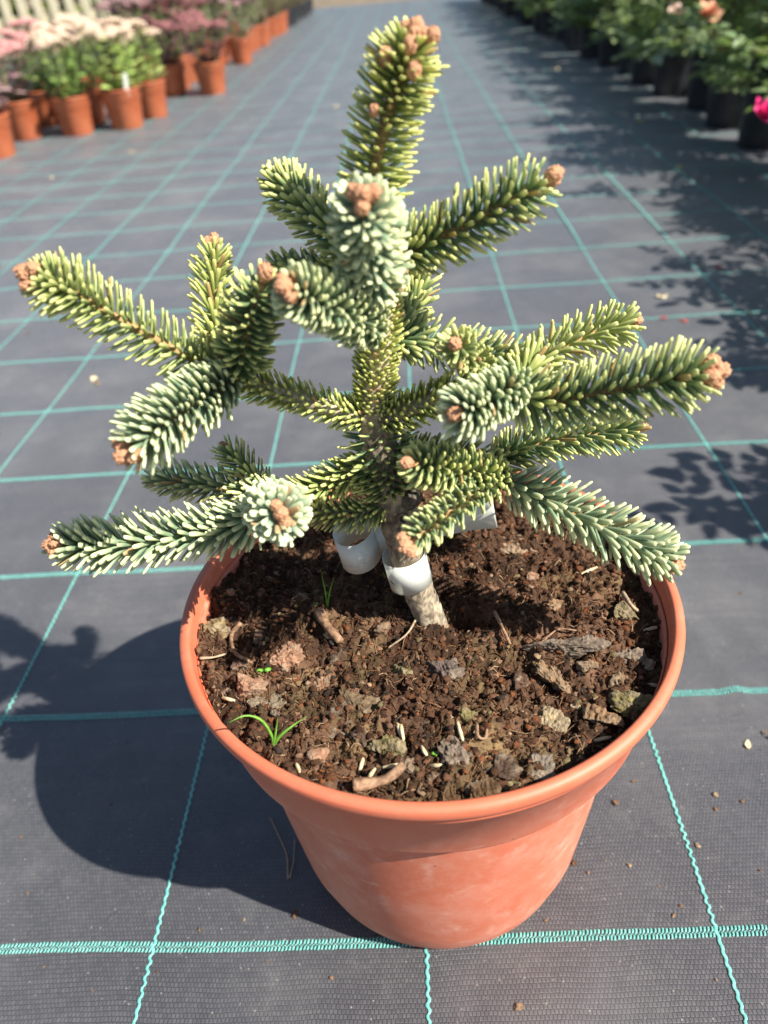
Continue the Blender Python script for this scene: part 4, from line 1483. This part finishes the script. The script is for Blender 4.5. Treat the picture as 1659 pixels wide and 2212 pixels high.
GL = 'sedum pots lined up along the left side of the path'
sedum_plant(-1.60, 3.27, 1, 'sedum_mauve', 'fl_rose', 'mauve leaved sedum with dusty rose heads at the near end of the left row', GL, True, .21, lsize=.075, nst=7)
sedum_plant(-1.64, 3.66, 2, 'sedum_mauve', 'fl_rose', 'mauve sedum in a slightly rounded pot behind the near end plant', GL, True, .20, lsize=.07, nst=7)
sedum_plant(-1.41, 3.66, 3, 'sedum_green', 'fl_cream', 'green sedum with cream pink heads next to the mauve ones', GL, True, .21, lsize=.055, nst=10)
sedum_plant(-1.21, 3.73, 4, 'sedum_lime', 'fl_cream', 'lime green sedum with cream pink heads and a white name stake', GL, True, .20, lsize=.058, stake=True, nst=10, scale=1.04)
sedum_plant(-1.16, 3.98, 5, 'sedum_lime', 'fl_cream', 'lime green sedum tucked behind the one with the white stake', GL, True, .19, lsize=.055, nst=8)
sedum_plant(-1.84, 3.45, 6, 'sedum_mauve', 'fl_rose', 'dusty rose sedum in the second row behind the near end plants', GL, False, .21, lsize=.06)
sedum_plant(-1.44, 3.93, 7, 'sedum_green', 'fl_cream', 'green sedum with cream heads in the second row', GL, False, .22, lsize=.055)
sedum_plant(-1.66, 3.98, 8, 'sedum_green', 'fl_rose', 'green leaved sedum with dusty rose heads in the second row', GL, False, .22, lsize=.055)
sedum_plant(-1.00, 4.62, 9, 'sedum_purple', 'fl_wine', 'purple drooping sedum at the path corner with its clay pot in full sun', GL, True, .17, lsize=.06, spread=.16)
sedum_plant(-1.23, 4.70, 10, 'sedum_purple', 'fl_wine', 'purple sedum whose clay pot stands in shade beside the corner pot', GL, True, .18, lsize=.055, spread=.15)
sedum_plant(-1.08, 6.08, 11, 'sedum_grey', 'fl_mauve', 'grey green and mauve sedum alone in a clay pot past the gap', GL, False, .22, lsize=.05, spread=.15)
sedum_plant(-1.18, 8.62, 12, 'sedum_lime', 'fl_cream', 'pale lime plant in a white pot at the far end of the left row', GL, False, .22, potm='whitepot')
kinds = [('sedum_purple', 'fl_wine', 'purple sedum with wine red heads'), ('sedum_purple', 'fl_mauve', 'purple sedum with mauve heads'),
         ('sedum_purple', 'fl_pink', 'purple sedum with bright pink heads'), ('sedum_grey', 'fl_mauve', 'grey green sedum with mauve heads')]
spots = []
for row in range(7):
    xx = -1.28 - .25 * row
    yv = (4.98 if row < 2 else 4.30) + .1 * (row % 2)
    nn = 0
    while yv < (11.8 if row < 4 else 4.9):
        nn += 1
        spots.append((xx + random.uniform(-.03, .03) + (.12 if row == 0 and yv > 6.6 else 0), yv + random.uniform(-.03, .03), row, nn))
        yv += .27
for k, (x, y, row, nn) in enumerate(spots):
    kk = random.choices([0, 1, 2, 3], [.44, .34, .03, .19])[0]
    blk = y > 9.2
    if row >= 2 and kk == 2:
        kk = 0
    sedum_plant(x, y, 20 + k % 4, kinds[kk][0], kinds[kk][1], kinds[kk][2] + f'{", black potted" if blk else ""}, {ordinal(nn)} of the {ordinal(row + 1)} left block row', 'massed purple plants of the left block', False, .24, potm='blackpot' if blk else 'clay', rz=random.random() * 6, lsize=.05, spread=.13, nst=11, scale=.72 if row >= 2 and y < 6.5 else random.uniform(.93, 1.07))


# roses in black pots on the right
def rose_layout(seed, hgt=.45, spread=.21, ncane=14, per=18):
    g = np.random.default_rng(seed)
    canes, leaves = [], []
    for s in range(ncane):
        a = s * 2.39996 + g.random()
        q = math.sqrt((s + .7) / ncane)
        tip = np.array([spread * q * math.cos(a) * g.uniform(.8, 1.3), spread * q * math.sin(a) * g.uniform(.8, 1.3), .25 + hgt * g.uniform(.55, 1.1)])
        if s % 5 in (2, 4):
            tip[2] = .24 + hgt * g.uniform(-.20, .30)
            tip[:2] *= 1.35
        mid = np.array([tip[0] * .55, tip[1] * .55, .25 + (tip[2] - .25) * .62])
        P = catmull([[tip[0] * .12, tip[1] * .12, .235], mid, tip], 16)
        canes.append(P)
        for k in range(per):
            f = (k + .8) / per
            p = P[int(min(f, .99) * 15)]
            an = k * 2.39996 + a
            el = g.uniform(-.35, .6)
            d = np.array([math.cos(an) * math.cos(el), math.sin(an) * math.cos(el), math.sin(el)])
            leaves.append((p, basis(d, (g.normal(0, .35), g.normal(0, .35), 1)), g.uniform(.085, .125)))
    return canes, leaves


M['rose_leaf'] = mat_leaf('rose_leaf', (.15, .22, .10), (.32, .38, .20), .30, .32, (.26, .40, .09))
M['rose_peach'] = mat_leaf('peach_petal', (.78, .36, .22), (.80, .48, .32), .6, .2)
M['rose_pale'] = mat_leaf('pale_pink_petal', (.72, .52, .45), (.78, .62, .54), .6, .2)
M['rose_magenta'] = mat_leaf('magenta_petal', (.80, .03, .22), (.85, .08, .34), .6, .2)
ROSEM = {}


def rose_bush(x, y, seed, lab, group, near=False, hgt=.45, rz=0., scale=1., spread=.235):
    root = empty('potted_rose', (x, y, -.001), rz)
    root.scale = (scale * .86,) * 3
    tag(root, lab, 'rose bush', group)
    link('pot', BPM, M['blackpot'], root)
    link('soil', SOIL_B, M['potsoil'], root)
    canes, leaves = rose_layout(seed, hgt, spread)
    g = np.random.default_rng(seed + 5)
    if near:
        for P in canes:
            link('cane', mesh_from('cane', *tube(P, np.linspace(.0045, .002, len(P)), 6)), M['cane'], root)
        for p, Bm, s in leaves:
            o = link('leaf', leaf_data(ROSE, 'rose_leaf')[g.integers(4)], None, root)
            o.matrix_basis = Matrix.Translation(p) @ Matrix(Bm.tolist()).to_4x4() @ Matrix.Scale(s, 4)
    else:
        if seed not in ROSEM:
            V, F, C = joined_leaves(ROSE, leaves, g)
            me = mesh_from('foliage', V, F, C)
            me.materials.append(M['rose_leaf'])
            sv, sf, _ = join([tube(P, np.linspace(.0045, .002, len(P)), 5, False) for P in canes])
            ROSEM[seed] = (me, mesh_from('canes', sv, sf))
        o = link('foliage', ROSEM[seed][0], None, root)
        o['kind'] = 'stuff'
        link('canes', ROSEM[seed][1], M['cane'], root)
    return root


def rose_flower(root, wpos, r, key):
    """cupped layers of petals, a part of its bush"""
    parts = []
    g = np.random.default_rng(int(abs(wpos[0]) * 1000))
    for layer, (n, tilt, s) in enumerate([(6, .25, 1.0), (5, .7, .85), (5, 1.05, .65), (4, 1.3, .45)]):
        for k in range(n):
            a = k * 2 * math.pi / n + layer * .5
            V, F = leaf_unit(.95, .12, -.25, .7, 5)
            d = np.array([math.cos(a) * math.cos(tilt), math.sin(a) * math.cos(tilt), math.sin(tilt)])
            parts.append((V @ basis(d).T * r * s, [F], np.tile([g.random(), 0, 0, 1], (len(V), 1))))
    V, F, C = join(parts)
    loc = root.matrix_basis.inverted() @ Vector(wpos)
    b = Vector((0, 0, .26)) - loc
    o = link('flower', mesh_from('flower', V, F, C), M[key], root, loc, (.75, .1, .3))
    P = catmull(np.array([[0, 0, 0], np.array(b) * .35 + [0, 0, -.02], np.array(b) * .8]), 10)
    v, f = tube(P + np.array(loc), .0025, 5, False)
    link('flower_stalk', mesh_from('flower_stalk', v, f), M['cane'], root)


GR = 'rose bushes in black pots along the right side of the path'
cnt = {}
y = .44
k = 0
near_roses = {}
rows = []
while y < 11.5:
    rows.append((1.07 + random.uniform(-.03, .03) - (.13 if y < 1.3 else 0.), y, 0))
    y += random.uniform(.31, .36)
for row, y0 in ((1, 2.6), (2, 4.2), (3, 5.6)):
    y = y0
    while y < 11:
        rows.append((1.07 + .36 * row + random.uniform(-.04, .04), y, row))
        y += .36
for (x, y, row) in rows:
    near = row == 0 and 1.9 < y < 4.3
    cnt[row] = cnt.get(row, 0) + 1
    lab = f'green rose bush in a black pot, {ordinal(cnt[row])} of the {ordinal(row + 1)} row from the path'
    o = rose_bush(x, y, (40 + k) if near else 60 + k % 5, lab, GR, near, hgt=random.uniform(.42, .50) - (.07 if y < 2 else 0), rz=0 if near else random.random() * 6.28, spread=.30 if 2.0 < y < 2.75 and row == 0 else .235)
    if near:
        near_roses[y] = o
    k += 1
bpy.context.view_layer.update()


def nearest(yv):
    return near_roses[min(near_roses, key=lambda q: abs(q - yv))]


for px, py, Y, r, key, lab in [(1646, 252, 1.98, .050, 'rose_magenta', 'green rose bush carrying a bright magenta bloom low over the path'), (1525, 38, 2.72, .056, 'rose_peach', 'green rose bush with one peach coloured bloom on top'),
                               (1456, 34, 3.10, .048, 'rose_pale', 'green rose bush with a faded pale pink bloom')]:
    b = nearest(Y + .12)
    b['label'] = lab
    rose_flower(b, at(px, py, Y), r, key)

# ------------------------------------------------------------------ fence and hedge far behind the sedums
M['fence'] = simple('weathered_pale_wood', (.46, .42, .28), (.60, .55, .40), 9., .8, .4, .003)
fence = empty('picket_fence', (-4.5, 8.3, 0))
tag(fence, 'pale weathered picket fence behind the purple plants', 'fence')
pv, pf = join([box(0, 0, .62, .07, .022, 1.24)])[:2]
pv[pv[:, 2] > 1.2] += [0, 0, .0]
PM = mesh_from('picket', pv, pf, smooth=False)
for q in range(34):
    link('picket', PM, M['fence'], fence, (-2.6 + q * .148, 0, random.uniform(-.02, .02)))
for z in (.28, 1.0):
    v, f = box(-.16, .03, z, 5.1, .035, .08)
    link('rail', mesh_from('rail', v, f, smooth=False), M['fence'], fence)
for q in range(4):
    v, f = box(-2.55 + q * 1.65, .075, .62, .08, .055, 1.3)
    link('post', mesh_from('post', v, f, smooth=False), M['fence'], fence)

M['hedge_leaf'] = mat_leaf('hedge_leaf', (.07, .11, .025), (.20, .23, .06), .5, .25)


def shrub_geo(seed, rx, ry, rz, n, s):
    g = np.random.default_rng(seed)
    lv = []
    for _ in range(n):
        v = g.normal(size=3)
        v /= np.linalg.norm(v)
        rad = g.uniform(.55, 1.0) ** .5 * (1 + .25 * math.sin(v[0] * 5 + seed) * math.sin(v[2] * 4))
        p = v * [rx, ry, rz] * rad + [0, 0, rz * .95]
        d = v + g.normal(0, .6, 3)
        lv.append((p, basis(d, g.normal(0, 1, 3)), s * g.uniform(.7, 1.3)))
    return joined_leaves(ROS, lv, g)


for q in range(5):
    r = empty('hedge_shrub', (-7.2 + q * 1.25, 9.5 + .2 * (q % 2), 0))
    tag(r, 'leafy yellow green hedge shrub growing behind the picket fence', 'shrub', 'hedge shrubs behind the fence')
    V, F, C = shrub_geo(q, .75, .6, .85, 1500, .10)
    o = link('foliage', mesh_from('foliage', V, F, C), M['hedge_leaf'], r)
    o['kind'] = 'stuff'
    v, f, _ = join([tube(catmull([(0, 0, 0), (.1 * math.cos(a), .1 * math.sin(a), .5), (.35 * math.cos(a), .35 * math.sin(a), 1.1)], 8), np.linspace(.03, .01, 8), 6, False) for a in (0, 1.6, 3.1, 4.6)])
    link('trunk', mesh_from('trunk', v, f), M['cane'], r)
